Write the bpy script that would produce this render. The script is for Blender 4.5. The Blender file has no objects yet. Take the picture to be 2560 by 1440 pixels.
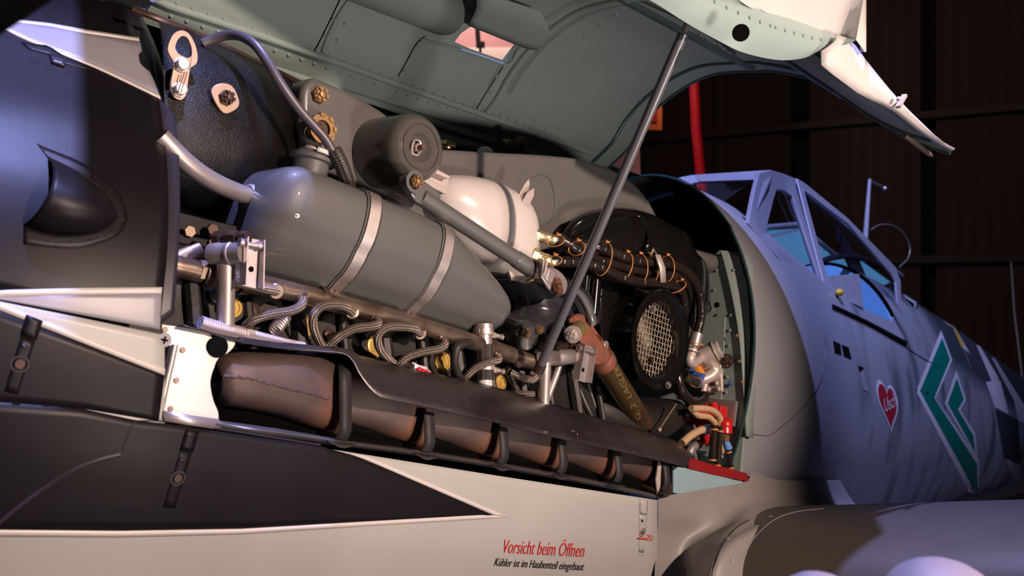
import bpy, bmesh, math, random
from mathutils import Vector, Matrix
from mathutils.bvhtree import BVHTree
from mathutils.geometry import interpolate_bezier
random.seed(7)
SC = bpy.context.scene; COL = SC.collection
V = Vector
# ---------------------------------------------------------------- camera
ZC = 1.95                                    # camera height above the hangar floor
FPX = 2150.0; YAW = math.radians(43.2); PH = math.radians(13.9)   # PH: nose-up sit of the tail-dragger
CAM = V((0, -1.62, ZC))
FW = V((math.cos(YAW), math.sin(YAW), 0)); RT = V((math.sin(YAW), -math.cos(YAW), 0)); UP = V((0, 0, 1))
cd = bpy.data.cameras.new('camera'); cam = bpy.data.objects.new('camera', cd); COL.objects.link(cam)
cam.location = CAM; cam.rotation_euler = (math.pi/2, 0, YAW - math.pi/2)
cd.sensor_width = 36; cd.lens = 36*FPX/2560; cd.clip_start = .02; cd.clip_end = 100
cd.dof.use_dof = True; cd.dof.focus_distance = 1.72; cd.dof.aperture_fstop = 5.0
SC.camera = cam
# ---------------------------------------------------------------- light
w = bpy.data.worlds.new('World'); SC.world = w; w.use_nodes = True
w.node_tree.nodes['Background'].inputs[0].default_value = (.62, .52, .52, 1)
w.node_tree.nodes['Background'].inputs[1].default_value = .03
SC.view_settings.view_transform = 'Standard'; SC.view_settings.look = 'None'
SC.view_settings.exposure = 0; SC.view_settings.gamma = 1
cp_, sp_ = math.cos(PH), math.sin(PH)
def AC(s, y, h): return V((s*cp_ + h*sp_, y, ZC - s*sp_ + h*cp_))     # aircraft frame -> world
AX = V((cp_, 0, -sp_)); AN = V((sp_, 0, cp_)); AY = V((0, 1, 0))      # aft, up, starboard
def toac(p): return (p.x*cp_ - (p.z-ZC)*sp_, p.y, p.x*sp_ + (p.z-ZC)*cp_)
def spot(name, loc, tgt, col, power, size, blend, rad):
    l = bpy.data.lights.new(name, 'SPOT'); o = bpy.data.objects.new(name, l); COL.objects.link(o)
    l.energy = power; l.color = col; l.spot_size = math.radians(size); l.spot_blend = blend; l.shadow_soft_size = rad
    o.location = loc; d = V(tgt) - V(loc); o.rotation_euler = d.to_track_quat('-Z', 'Y').to_euler(); return o
def arealight(name, loc, tgt, col, power, sx, sy):
    l = bpy.data.lights.new(name, 'AREA'); o = bpy.data.objects.new(name, l); COL.objects.link(o)
    l.energy = power; l.color = col; l.shape = 'RECTANGLE'; l.size = sx; l.size_y = sy
    o.location = loc; d = V(tgt) - V(loc); o.rotation_euler = d.to_track_quat('-Z', 'Y').to_euler(); return o
WARM = (1, .74, .62); BLUE = (.38, .42, 1)
e = AC(1.15, -.35, .25)
spot('warm_spotlight', AC(.85, -4.4, 1.25), AC(1.25, -.4, .2), WARM, 850, 37, .6, .05)
spot('blue_overhead_spotlight', AC(-.3, -1.35, 3.7), AC(1.9, -.5, .3), BLUE, 1350, 95, .3, .03)
spot('added_low_fill', AC(1.6,-3.6,-1.0), AC(.9,-.3,1.0), (1,.86,.78), 260, 44, .9, .25)  # fill from below, added to brighten the inside of the raised panel
spot('added_blue_rear_fill', AC(1.6, -4.2, 3.6), AC(4.1, -.4, .55), (.5, .52, 1), 400, 30, .5, .1)  # second blue source, added because the rear fuselage came out too dark
# ---------------------------------------------------------------- picture point -> place
def ray(px, py): return FW + RT*((px-1280)/FPX) + UP*((720-py)/FPX)
def P(px, py, Y):                                # point seen at (px,py) lying on the lengthwise plane Y
    d = ray(px, py); return CAM + d*((Y+1.62)/d.y)
def S(px, py, s):                                # ... lying in the fuselage station s
    d = ray(px, py); return CAM + d*(s/(d.x*cp_ - d.z*sp_))
def proj(p):
    q = p - CAM; d = q.dot(FW); return (1280+FPX*q.dot(RT)/d, 720-FPX*q.z/d)
def PP(L): return [P(*a) for a in L]
def MAT4(p): return p
# ---------------------------------------------------------------- curves
def spline(pts, n=8, closed=False):
    pts = [V(p) if not isinstance(p, (tuple, list)) or len(p) == 3 else V((p[0], p[1], 0)) for p in pts]
    out = []; m = len(pts); rng = m if closed else m-1
    for i in range(rng):
        p0 = pts[(i-1) % m] if closed or i > 0 else pts[0]*2-pts[1]
        p1 = pts[i]; p2 = pts[(i+1) % m]
        p3 = pts[(i+2) % m] if closed or i+2 < m else pts[-1]*2-pts[-2]
        for k in range(n):
            t = k/n; out.append(.5*((2*p1)+(p2-p0)*t+(2*p0-5*p1+4*p2-p3)*t*t+(3*p1-p0-3*p2+p3)*t**3))
    if not closed: out.append(pts[-1].copy())
    return out
def resample(pts, n, closed=False):
    pts = [V(p) for p in pts]; q = pts+[pts[0]] if closed else pts
    L = [0]
    for a, b in zip(q, q[1:]): L.append(L[-1]+(b-a).length)
    out = []; j = 0; tot = L[-1]; m = n if closed else n-1
    for i in range(n):
        t = tot*i/m
        while j < len(L)-2 and L[j+1] < t: j += 1
        d = L[j+1]-L[j]; out.append(q[j].lerp(q[j+1], (t-L[j])/d if d > 1e-9 else 0))
    return out
def roundpoly(c, r, n=5):
    out = []; m = len(c)
    for i in range(m):
        p = V(c[i]); a = V(c[i-1])-p; b = V(c[(i+1) % m])-p
        rr = min(r[i] if isinstance(r, (list, tuple)) else r, a.length*.48, b.length*.48)
        A = p+a.normalized()*rr; B = p+b.normalized()*rr
        for k in range(n+1):
            t = k/n; out.append(A.lerp(p, t).lerp(p.lerp(B, t), t))
    return out
def interp(tab, x):
    if x <= tab[0][0]: return tab[0][1]
    for (a, b), (c, d) in zip(tab, tab[1:]):
        if x <= c: t = (x-a)/(c-a); t = t; return b+(d-b)*t
    return tab[-1][1]
def sinterp(tab, x):                               # smooth version
    e = .09*(tab[-1][0]-tab[0][0])/max(1, len(tab)-1)*3
    return sum(interp(tab, x+e*k) for k in (-1, -.5, 0, .5, 1))/5
# ---------------------------------------------------------------- mesh builder
class MB:
    def __init__(s): s.v = []; s.f = []; s.m = []; s.uv = {}; s.cur = 0; s.flat = set()
    def add(s, vs, fs, uvs=None):
        b = len(s.v); s.v += [V(p) for p in vs]
        for i, f in enumerate(fs):
            if uvs: s.uv[len(s.f)] = uvs[i]
            s.f.append(tuple(b+k for k in f)); s.m.append(s.cur)
        return s
    def mat(s, i): s.cur = i; return s
    def grid(s, rows, cu=False, cv=False, flip=False):
        n = len(rows); m = len(rows[0]); fs = []
        for i in range(n if cv else n-1):
            for j in range(m if cu else m-1):
                a = i*m+j; b = i*m+(j+1) % m; c = ((i+1) % n)*m+(j+1) % m; d = ((i+1) % n)*m+j
                fs.append((a, d, c, b) if flip else (a, b, c, d))
        return s.add([p for r in rows for p in r], fs)
    def loft(s, rings, cap=True):
        m = len(rings[0]); b = len(s.v); s.grid(rings, cu=True)
        if cap: s.f += [tuple(b+m-1-k for k in range(m)), tuple(b+(len(rings)-1)*m+k for k in range(m))]; s.m += [s.cur]*2
        return s
    def prism(s, pts, off):
        n = len(pts); off = V(off)
        return s.add(list(pts)+[V(p)+off for p in pts], [tuple(range(n)), tuple(range(2*n-1, n-1, -1))]+[(i, i+n, (i+1) % n+n, (i+1) % n) for i in range(n)])
    def ringprism(s, o, i, off):
        n = len(o); off = V(off); vs = list(o)+list(i)+[V(p)+off for p in o]+[V(p)+off for p in i]; fs = []
        for k in range(n):
            l = (k+1) % n
            fs += [(k, l, n+l, n+k), (2*n+k, 3*n+k, 3*n+l, 2*n+l), (k, 2*n+k, 2*n+l, l), (n+k, n+l, 3*n+l, 3*n+k)]
        return s.add(vs, fs)
    def box(s, c, a, b, d):
        c = V(c); a = V(a); b = V(b); d = V(d)
        vs = [c+a*i+b*j+d*k for i in (-1, 1) for j in (-1, 1) for k in (-1, 1)]
        return s.add(vs, [(0, 1, 3, 2), (4, 6, 7, 5), (0, 4, 5, 1), (2, 3, 7, 6), (0, 2, 6, 4), (1, 5, 7, 3)])
    def bar(s, p, q, w, t, up=None):
        p = V(p); q = V(q); d = (q-p); u = V(up) if up is not None else AY
        x = d.cross(u).normalized(); y = x.cross(d).normalized()
        return s.box((p+q)/2, d/2, x*w/2, y*t/2)
    def tube(s, pts, r, n=14, cap=True, closed=False):
        pts = [V(p) for p in pts]; m = len(pts); rings = []; ref = None; L = 0; Ls = []
        for i in range(m):
            a = pts[i-1] if (i > 0 or closed) else pts[i]; b = pts[(i+1) % m] if (i < m-1 or closed) else pts[i]
            d = (b-a).normalized()
            if ref is None: ref = d.orthogonal().normalized()
            ref = (ref-d*ref.dot(d)).normalized(); bi = d.cross(ref)
            rr = r[i] if isinstance(r, (list, tuple)) else r
            if i: L += (pts[i]-pts[i-1]).length
            Ls.append(L)
            rings.append([pts[i]+(ref*math.cos(2*math.pi*k/n)+bi*math.sin(2*math.pi*k/n))*rr for k in range(n)])
        b0 = len(s.v); fs = []; uvs = []
        for i in range(m if closed else m-1):
            i2 = (i+1) % m
            for k in range(n):
                k2 = (k+1) % n; fs.append((i*n+k, i*n+k2, i2*n+k2, i2*n+k))
                va = Ls[i]*100; vb = (Ls[i2] if i2 else L+.01)*100
                uvs.append(((k/n, va), ((k+1)/n, va), ((k+1)/n, vb), (k/n, vb)))
        s.add([p for q in rings for p in q], fs, uvs)
        if cap and not closed:
            s.f += [tuple(b0+n-1-k for k in range(n)), tuple(b0+(m-1)*n+k for k in range(n))]; s.m += [s.cur]*2
        return s
    def lathe(s, c, ax, prof, n=32, ang0=0, ang1=360):
        ax = V(ax).normalized(); u = ax.orthogonal().normalized(); w = ax.cross(u); c = V(c)
        rows = [[c+ax*a+(u*math.cos(t)+w*math.sin(t))*max(r, 1e-5) for t in [2*math.pi*k/n for k in range(n)]] for a, r in prof]
        return s.grid(rows, cu=True)
    def hexa(s, c, ax, r, h, n=6, rot=0):
        ax = V(ax).normalized(); u = ax.orthogonal().normalized(); w = ax.cross(u); c = V(c)
        pts = [c+(u*math.cos(t)+w*math.sin(t))*r for t in [2*math.pi*k/n+rot for k in range(n)]]
        return s.prism(pts, ax*h)
    def ball(s, c, r, n=8, sc=(1, 1, 1)):
        c = V(c); rows = []
        for i in range(n+1):
            t = math.pi*i/n; rows.append([c+V((math.sin(t)*math.cos(a)*sc[0], math.sin(t)*math.sin(a)*sc[1], math.cos(t)*sc[2]))*r for a in [2*math.pi*k/(2*n) for k in range(2*n)]])
        return s.grid(rows, cu=True)
    def dome(s, c, nrm, r, h=.4, n=8):
        return s.lathe(V(c)-V(nrm).normalized()*r*.3, nrm, [(0, r), (r*.3, r), (r*(.3+h*.7), r*.75), (r*(.3+h), r*.3), (r*(.3+h), 0)], n)
    def pillow(s, outl, ye, yc, n=7, back=None, ctr=None, pw=.5):
        """outline in picture points at plane ye, swelling outboard to plane yc"""
        o = [P(a, b, ye) for a, b in outl]; c = sum(o, V())/len(o) if ctr is None else P(ctr[0], ctr[1], ye)
        rings = []
        if back is not None: rings.append([p+V((0, back-ye, 0)) for p in o])
        for i in range(n+1):
            t = i/n*math.pi/2; k = math.cos(t)**(2*pw) if i < n else .001
            rings.append([c+(p-c)*k+V((0, (yc-ye)*math.sin(t), 0)) for p in o])
        return s.loft(rings, cap=True)
    def build(s, name, mats, parent=None, smooth=38, bevel=0, solid=0, sub=0, off=-1, seg=2, cut=None):
        me = bpy.data.meshes.new(name)
        if parent is not None: org = V(parent['_o']) if '_o' in parent else V((0, 0, 0))
        else:
            lo = V([min(p[i] for p in s.v) for i in range(3)]); hi = V([max(p[i] for p in s.v) for i in range(3)])
            org = V(((lo.x+hi.x)/2, (lo.y+hi.y)/2, lo.z))
        me.from_pydata([p-org for p in s.v], [], s.f)
        mats = mats if isinstance(mats, list) else [mats]
        for m in mats: me.materials.append(m)
        me.polygons.foreach_set('material_index', s.m)
        if s.uv:
            ul = me.uv_layers.new(name='uv')
            for fi, cs in s.uv.items():
                for li, c in zip(me.polygons[fi].loop_indices, cs): ul.data[li].uv = c
        bm = bmesh.new(); bm.from_mesh(me)
        bmesh.ops.remove_doubles(bm, verts=bm.verts, dist=2e-5)
        if cut:
            for poly in cut:
                pl = [P(a, b, 0) for a, b in poly]; c0 = P(sum(a for a, b in poly)/len(poly), sum(b for a, b in poly)/len(poly), 0)
                pls = []
                for a, b in zip(pl, pl[1:]+pl[:1]):
                    nn = (a-CAM).cross(b-CAM).normalized()
                    if nn.dot(c0-CAM) < 0: nn = -nn
                    pls.append(nn)
                for nn in pls:
                    bmesh.ops.bisect_plane(bm, geom=bm.verts[:]+bm.edges[:]+bm.faces[:], plane_co=CAM-org, plane_no=nn, dist=1e-6)
                dl = [f for f in bm.faces if all((f.calc_center_median()+org-CAM).dot(nn) > 0 for nn in pls)]
                bmesh.ops.delete(bm, geom=dl, context='FACES')
        if not (solid or cut): bmesh.ops.recalc_face_normals(bm, faces=bm.faces)
        bm.to_mesh(me); bm.free()
        for p in me.polygons: p.use_smooth = True
        me.set_sharp_from_angle(angle=math.radians(smooth))
        o = bpy.data.objects.new(name, me); COL.objects.link(o)
        if parent is not None: o.parent = parent; o['_o'] = tuple(org)
        else: o.location = org; o['_o'] = tuple(org)
        if sub: md = o.modifiers.new('s', 'SUBSURF'); md.levels = md.render_levels = sub
        if solid: md = o.modifiers.new('t', 'SOLIDIFY'); md.thickness = solid; md.offset = off
        if bevel: md = o.modifiers.new('b', 'BEVEL'); md.width = bevel; md.segments = seg; md.limit_method = 'ANGLE'; md.angle_limit = math.radians(35)
        return o
def thing(name, loc, label, cat, group=None):
    o = bpy.data.objects.new(name, None); COL.objects.link(o); o.location = loc; o['_o'] = tuple(V(loc))
    o.empty_display_size = .05; return tag(o, label, cat, group)
def tag(o, label, cat, group=None, kind=None):
    o['label'] = label; o['category'] = cat
    if group: o['group'] = group
    if kind: o['kind'] = kind
    return o
def struct(o): o['kind'] = 'structure'; return o
def lab(o, t): o['label'] = t; return o
def parts_offset(o, org): pass
# child meshes keep local = world - own origin; a part of a part needs the delta to its parent
def part(mb, name, mats, parent, **k): return mb.build(name, mats, parent, **k)
# ---------------------------------------------------------------- materials
def mk(name, col, rough=.5, metal=0, var=.06, scale=12, bump=0, bscale=120, coat=0, spec=.5, col2=None, mixs=6, thr=(.45, .6), aniso=None, trans=0, ior=1.45, emis=None):
    m = bpy.data.materials.new(name); m.use_nodes = True; nt = m.node_tree; N = nt.nodes; L = nt.links; b = N['Principled BSDF']
    tc = N.new('ShaderNodeTexCoord'); nz = N.new('ShaderNodeTexNoise'); nz.inputs['Scale'].default_value = scale; nz.inputs['Detail'].default_value = 4
    L.new(tc.outputs['Object'], nz.inputs['Vector'])
    if aniso:
        mp = N.new('ShaderNodeMapping'); mp.inputs['Scale'].default_value = aniso; L.new(tc.outputs['Object'], mp.inputs[0]); L.new(mp.outputs[0], nz.inputs['Vector'])
    mx = N.new('ShaderNodeMix'); mx.data_type = 'RGBA'
    mx.inputs[6].default_value = tuple(max(0, c*(1-var*2)) for c in col)+(1,); mx.inputs[7].default_value = tuple(min(1, c*(1+var)) for c in col)+(1,)
    L.new(nz.outputs[0], mx.inputs[0]); out = mx.outputs[2]
    if col2:
        n2 = N.new('ShaderNodeTexNoise'); n2.inputs['Scale'].default_value = mixs; n2.inputs['Detail'].default_value = 5; L.new(tc.outputs['Object'], n2.inputs['Vector'])
        mr = N.new('ShaderNodeMapRange'); mr.inputs[1].default_value = thr[0]; mr.inputs[2].default_value = thr[1]; L.new(n2.outputs[0], mr.inputs[0])
        m2 = N.new('ShaderNodeMix'); m2.data_type = 'RGBA'; L.new(mr.outputs[0], m2.inputs[0]); L.new(out, m2.inputs[6]); m2.inputs[7].default_value = tuple(col2)+(1,); out = m2.outputs[2]
    L.new(out, b.inputs['Base Color'])
    mr = N.new('ShaderNodeMapRange'); mr.inputs[3].default_value = max(.02, rough-.06); mr.inputs[4].default_value = min(1, rough+.06); L.new(nz.outputs[0], mr.inputs[0]); L.new(mr.outputs[0], b.inputs['Roughness'])
    b.inputs['Metallic'].default_value = metal; b.inputs['Specular IOR Level'].default_value = spec
    b.inputs['Coat Weight'].default_value = coat; b.inputs['Coat Roughness'].default_value = .035
    if bump:
        n3 = N.new('ShaderNodeTexNoise'); n3.inputs['Scale'].default_value = bscale; n3.inputs['Detail'].default_value = 3; L.new(tc.outputs['Object'], n3.inputs['Vector'])
        bp = N.new('ShaderNodeBump'); bp.inputs['Strength'].default_value = bump; bp.inputs['Distance'].default_value = .002; L.new(n3.outputs[0], bp.inputs['Height']); L.new(bp.outputs[0], b.inputs['Normal'])
    if trans: b.inputs['Transmission Weight'].default_value = trans; b.inputs['IOR'].default_value = ior
    if emis: b.inputs['Emission Color'].default_value = tuple(emis[0])+(1,); b.inputs['Emission Strength'].default_value = emis[1]
    return m
def braid(name, c1, c2, ku=6, kv=2.2, metal=.7):
    m = bpy.data.materials.new(name); m.use_nodes = True; nt = m.node_tree; N = nt.nodes; L = nt.links; b = N['Principled BSDF']
    uv = N.new('ShaderNodeUVMap'); sp = N.new('ShaderNodeSeparateXYZ'); L.new(uv.outputs[0], sp.inputs[0])
    def mt(op, a, c):
        n = N.new('ShaderNodeMath'); n.operation = op
        for i, x in enumerate((a, c)):
            if x is None: continue
            if isinstance(x, (int, float)): n.inputs[i].default_value = x
            else: L.new(x, n.inputs[i])
        return n.outputs[0]
    a = mt('MULTIPLY', sp.outputs[0], ku*2*math.pi); v = mt('MULTIPLY', sp.outputs[1], kv*2*math.pi)
    s1 = mt('SINE', mt('ADD', a, v), None); s2 = mt('SINE', mt('SUBTRACT', a, v), None); pr = mt('MULTIPLY', s1, s2)
    mr = N.new('ShaderNodeMapRange'); mr.inputs[1].default_value = -.5; mr.inputs[2].default_value = .5; L.new(pr, mr.inputs[0])
    mx = N.new('ShaderNodeMix'); mx.data_type = 'RGBA'; mx.inputs[6].default_value = tuple(c1)+(1,); mx.inputs[7].default_value = tuple(c2)+(1,); L.new(mr.outputs[0], mx.inputs[0]); L.new(mx.outputs[2], b.inputs['Base Color'])
    bp = N.new('ShaderNodeBump'); bp.inputs['Strength'].default_value = .8; bp.inputs['Distance'].default_value = .0012; L.new(pr, bp.inputs['Height']); L.new(bp.outputs[0], b.inputs['Normal'])
    b.inputs['Metallic'].default_value = metal; b.inputs['Roughness'].default_value = .38; return m
M = dict(
 black=mk('black_paint', (.009, .007, .009), .44, spec=.24, var=.15, bump=.03, bscale=30, scale=5),
 grey=mk('light_grey_paint', (.44, .44, .42), .42, bump=.03, bscale=14, var=.05, scale=4),
 white=mk('white_paint', (.64, .60, .58), .4, var=.03),
 nosegrey=mk('pale_grey_paint', (.30, .29, .33), .4, var=.04),
 green=mk('green_grey_primer', (.25, .31, .29), .6, spec=.3, var=.06, bump=.05, bscale=40),
 dgreen=mk('dark_green_edge', (.02, .06, .055), .35),
 teal=mk('pale_teal_paint', (.30, .40, .375), .35, var=.04),
 strip=mk('dark_strip_paint', (.03, .025, .035), .35),
 crackle=mk('black_crackle', (.006, .005, .005), .36, bump=.7, bscale=420, var=.2, spec=.35),
 gloss=mk('black_gloss', (.008, .007, .006), .16, bump=.08, bscale=60, var=.2, coat=.3),
 casting=mk('black_casting', (.016, .013, .011), .52, bump=.22, bscale=70, var=.3),
 tank=mk('grey_enamel', (.105, .105, .105), .5, var=.03, coat=.9),
 arm=mk('dull_grey_enamel', (.115, .11, .105), .34, var=.04, bump=.03, bscale=30, coat=.25),
 cream=mk('cream_enamel', (.62, .57, .54), .3, var=.02, coat=.3),
 steel=mk('stainless_steel', (.66, .58, .55), .44, .9, var=.05, scale=30),
 alu=mk('brushed_aluminium', (.50, .45, .45), .48, .9, var=.05, scale=20, aniso=(6, 60, 60)),
 plate=mk('polished_aluminium_sheet', (.62, .56, .54), .42, .75, var=.04, scale=5, bump=.08, bscale=20),
 pipe=mk('dull_aluminium_pipe', (.50, .44, .42), .42, .7, var=.08, scale=25),
 bronze=mk('bronze_tube', (.36, .28, .22), .36, .8, var=.25, scale=14, col2=(.16, .11, .08), mixs=14),
 dark_bolt=mk('dark_bolt', (.12, .075, .06), .4, .7, var=.2),
 gold=mk('cadmium_brass', (.40, .25, .12), .45, .85, var=.2, scale=40),
 goldpale=mk('pale_brass', (.70, .58, .32), .33, .8, var=.1),
 yellow=mk('yellow_plug', (.62, .42, .11), .34, .3, var=.08),
 rubber=mk('black_rubber', (.025, .02, .018), .5, bump=.15, bscale=120),
 hose=mk('glossy_black_wrap', (.022, .015, .012), .24, var=.3, coat=.2),
 tie=mk('orange_cord', (.65, .28, .08), .6),
 rust=mk('rusty_steel', (.105, .07, .066), .55, .35, var=.25, scale=9, bump=.15, bscale=60, col2=(.17, .075, .045), mixs=7),
 shroud=mk('blued_steel_sheet', (.13, .11, .118), .38, .75, var=.25, scale=9, aniso=(3, 40, 40), col2=(.06, .05, .055), mixs=5),
 rail=mk('dull_rail_metal', (.20, .18, .165), .38, .6, var=.2, scale=10),
 strap=mk('dark_strap', (.028, .025, .026), .6, .2),
 red=mk('red_paint', (.25, .012, .015), .45),
 redgl=mk('red_fitting', (.55, .015, .02), .3),
 blue=mk('blue_fitting', (.05, .12, .42), .35),
 paleblue=mk('pale_blue_paint', (.27, .41, .45), .5, var=.04),
 oxide=mk('red_oxide', (.27, .075, .04), .5, var=.2, bump=.1, bscale=60, col2=(.14, .06, .04), mixs=12),
 olive=mk('olive_bronze_tube', (.115, .075, .028), .36, .4, var=.3, bump=.06, bscale=70, coat=.3, col2=(.06, .03, .02), mixs=10),
 orange=mk('orange_cap', (.75, .28, .02), .4),
 tan=mk('tan_metal', (.40, .29, .22), .42, .6, var=.12),
 cast=mk('pale_cast_alloy', (.60, .52, .48), .42, .3, var=.08, bump=.1, bscale=60),
 rope=mk('woven_cotton', (.55, .50, .52), .9, bump=.6, bscale=160),
 tubeclear=mk('amber_tube', (.62, .42, .24), .3, .1, var=.1),
 redtxt=mk('red_lettering', (.62, .045, .055), .45, var=.02), blktxt=mk('black_lettering', (.03, .025, .03), .45, var=.02),
 vio=mk('grey_violet_paint', (.30, .31, .34), .36, var=.05, bump=.02, bscale=20),
 emgreen=mk('green_emblem', (.0, .20, .13), .4, var=.02), emwhite=mk('white_emblem', (.72, .70, .72), .4, var=.02), emred=mk('red_emblem', (.42, .015, .03), .4, var=.02),
 yel=mk('yellow_mark', (.72, .48, .03), .4), darkp=mk('dark_grey_paint', (.035, .045, .05), .4),
 wall=mk('dark_brown_panels', (.035, .020, .015), .7, var=.1), walldark=mk('dark_gap', (.008, .006, .006), .8),
 cblack=mk('void_black', (.003, .003, .003), .9, spec=.08),
)
M['lead'] = braid('braided_lead', (.50, .42, .36), (.10, .07, .06))
M['sleeve'] = braid('braided_sleeve', (.09, .075, .07), (.02, .018, .018), 5, 1.2, .1)
M['cotton'] = braid('woven_cotton_rope', (.62, .56, .58), (.33, .29, .32), 3, 1.2, 0)
def glassmat():
    m = bpy.data.materials.new('canopy_glass'); m.use_nodes = True; nt = m.node_tree; N = nt.nodes; L = nt.links
    N.remove(N['Principled BSDF']); t = N.new('ShaderNodeBsdfTransparent'); t.inputs[0].default_value = (.88, .92, .95, 1)
    g = N.new('ShaderNodeBsdfGlossy'); g.inputs[1].default_value = .03; mx0 = 0
    mx = N.new('ShaderNodeMixShader'); mx.inputs[0].default_value = .07; L.new(t.outputs[0], mx.inputs[1]); L.new(g.outputs[0], mx.inputs[2]); L.new(mx.outputs[0], N['Material Output'].inputs[0]); return m
M['glass'] = glassmat()
# ---------------------------------------------------------------- skins
class Skin:
    """an analytic surface sampled once, so that panels and paint can be laid on it"""
    def __init__(s, f, us, vs):
        s.f = f; pts = [f(u, v) for u in us for v in vs]; n = len(vs)
        fs = [(i*n+j, i*n+j+1, (i+1)*n+j+1, (i+1)*n+j) for i in range(len(us)-1) for j in range(n-1)]
        s.b = BVHTree.FromPolygons(pts, fs)
    def at(s, px, py, off=0):
        r = s.b.ray_cast(CAM, ray(px, py))
        if r[0] is None:
            for k in (2, 5, 10, 20, 40, 80):
                for dx, dy in ((k, 0), (-k, 0), (0, k), (0, -k)):
                    r = s.b.ray_cast(CAM, ray(px+dx, py+dy))
                    if r[0] is not None: break
                if r[0] is not None: break
        if r[0] is None: return P(px, py, -.45)
        n = r[1] if r[1].dot(CAM-r[0]) > 0 else -r[1]
        return r[0]+n*off
    def nrm(s, px, py):
        r = s.b.ray_cast(CAM, ray(px, py))
        if r[0] is None: return V((0, -1, 0))
        return r[1] if r[1].dot(CAM-r[0]) > 0 else -r[1]
    def patch(s, top, bot, nu=24, nv=12, off=0, sm=True):
        A = resample([V((a, b, 0)) for a, b in top], nu+1); B = resample([V((a, b, 0)) for a, b in bot], nu+1)
        return [[s.at(*(A[i].lerp(B[i], j/nv))[:2], off) for i in range(nu+1)] for j in range(nv+1)]
def sm2(pts, n=6): return [(p.x, p.y) for p in spline(pts, n)]
def textpts(txt, shear=0, size=1):
    cu = bpy.data.curves.new('t', 'FONT'); cu.body = txt; cu.shear = shear; cu.size = size; cu.resolution_u = 3
    o = bpy.data.objects.new('t', cu); COL.objects.link(o); dg = bpy.context.evaluated_depsgraph_get(); me = o.evaluated_get(dg).to_mesh()
    bm = bmesh.new(); bm.from_mesh(me); bmesh.ops.triangulate(bm, faces=bm.faces)
    bmesh.ops.subdivide_edges(bm, edges=[e for e in bm.edges if e.calc_length() > .25], cuts=1); bmesh.ops.triangulate(bm, faces=bm.faces)
    vs = [v.co.copy() for v in bm.verts]; bm.verts.index_update(); fs = [tuple(v.index for v in f.verts) for f in bm.faces]; bm.free()
    o.evaluated_get(dg).to_mesh_clear(); bpy.data.objects.remove(o); bpy.data.curves.remove(cu)
    x0 = min(v.x for v in vs); x1 = max(v.x for v in vs)
    return [((v.x-x0)/(x1-x0), v.y) for v in vs], fs
def put_text(mb, f, txt, p0, p1, hv, shear=0, bold=0):
    """baseline p0->p1 in picture points, hv = picture vector of one cap height"""
    vs, fs = textpts(txt, shear); cap = .7
    out = [f(p0[0]+(p1[0]-p0[0])*u+hv[0]*v/cap, p0[1]+(p1[1]-p0[1])*u+hv[1]*v/cap) for u, v in vs]
    mb.add(out, fs)
def castle(mb, c, ax, r, h=None):
    h = h or r; ax = V(ax).normalized(); mb.hexa(c, ax, r, h*.6)
    u = ax.orthogonal().normalized(); w_ = ax.cross(u)
    for k in range(6):
        t = math.pi/3*k; d = u*math.cos(t)+w_*math.sin(t); mb.box(V(c)+ax*h*.8+d*r*.68, ax*h*.22, d*r*.16, d.cross(ax)*r*.22)
    mb.lathe(V(c)+ax*h*.5, ax, [(0, r*.42), (h*.6, r*.42), (h*.68, 0)], 12)
OUT = V((0, -1, 0))
# ================================================================ airframe skins
NH = [(-.60, .20), (-.5, .285), (-.4, .35), (-.3, .41), (-.2, .452), (-.1, .476), (0, .486), (.095, .486), (.174, .470), (.257, .438), (.356, .374), (.432, .301), (.541, .200), (.62, .11), (.677, .0)]
KW = [(-.25, .48), (-.05, .66), (.1, .80), (.3, .935), (.5, 1), (.9, 1.0), (1.95, .955)]
def nose(s, h):                               # half-width of the cowling
    k = sinterp(KW, s); kt = interp([(-.25, .62), (.1, .8), (.52, 1)], s) if h > 0 else 1
    return k*sinterp(NH, h/kt if h > 0 else h) if abs(h/kt) < .6 else k*interp(NH, h/kt)
SKN = Skin(lambda s, h: AC(s, -nose(s, h), h), [-.25+.03*i for i in range(31)], [-.6+.02*i for i in range(64)])   # fixed nose cowl
SKL = Skin(lambda s, h: AC(s, -nose(s, h), h), [-.25+.035*i for i in range(67)], [-.6+.025*i for i in range(36)])  # lower cowl
def rivets(mb, f, pts, r=.003, h=.3):
    for p in pts: mb.dome(f.at(*p), f.nrm(*p), r, h)
# --- fixed nose cowl, port side
nc = thing('nose_cowling', AC(.3, -.45, .1), 'black nose cowling with grey wedges edged in white, left of the open engine bay', 'engine cowling')
edge = sm2([(282, -60), (305, 0), (345, 100), (370, 150), (392, 230), (408, 330), (416, 400), (420, 520), (416, 640), (404, 760), (400, 818)])
m = MB(); left = [(-330, -60), (-330, 400), (-330, 752)]
m.grid(SKN.patch([(-330, -100), (282, -100)], [(-330, 640), (0, 745), (397, 826)], 30, 34)) if False else None
rows = []
for k in range(37):
    e = resample([V((a, b, 0)) for a, b in edge], 37)[k]; l = V((-330, -60+(640+60)*k/36, 0))
    rows.append([SKN.at(*(l.lerp(e, j/30))[:2]) for j in range(31)])
m.grid(rows)
m.mat(1)   # grey wedges
m.grid(SKN.patch([(-250, 30), (120, 66), (250, 85), (347, 102)], [(-250, -60), (62, 98), (250, 175), (399, 246)], 24, 6, .0007))
m.grid(SKN.patch([(-60, 752), (0, 741), (200, 738), (402, 734)], [(-60, 752), (0, 749), (200, 787), (398, 824)], 24, 6, .0007))
m.mat(2)   # white edges
m.grid(SKN.patch([(-250, 22), (120, 61), (200, 75), (346, 97)], [(-250, 30), (120, 68), (200, 84), (348, 106)], 24, 1, .001))
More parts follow.
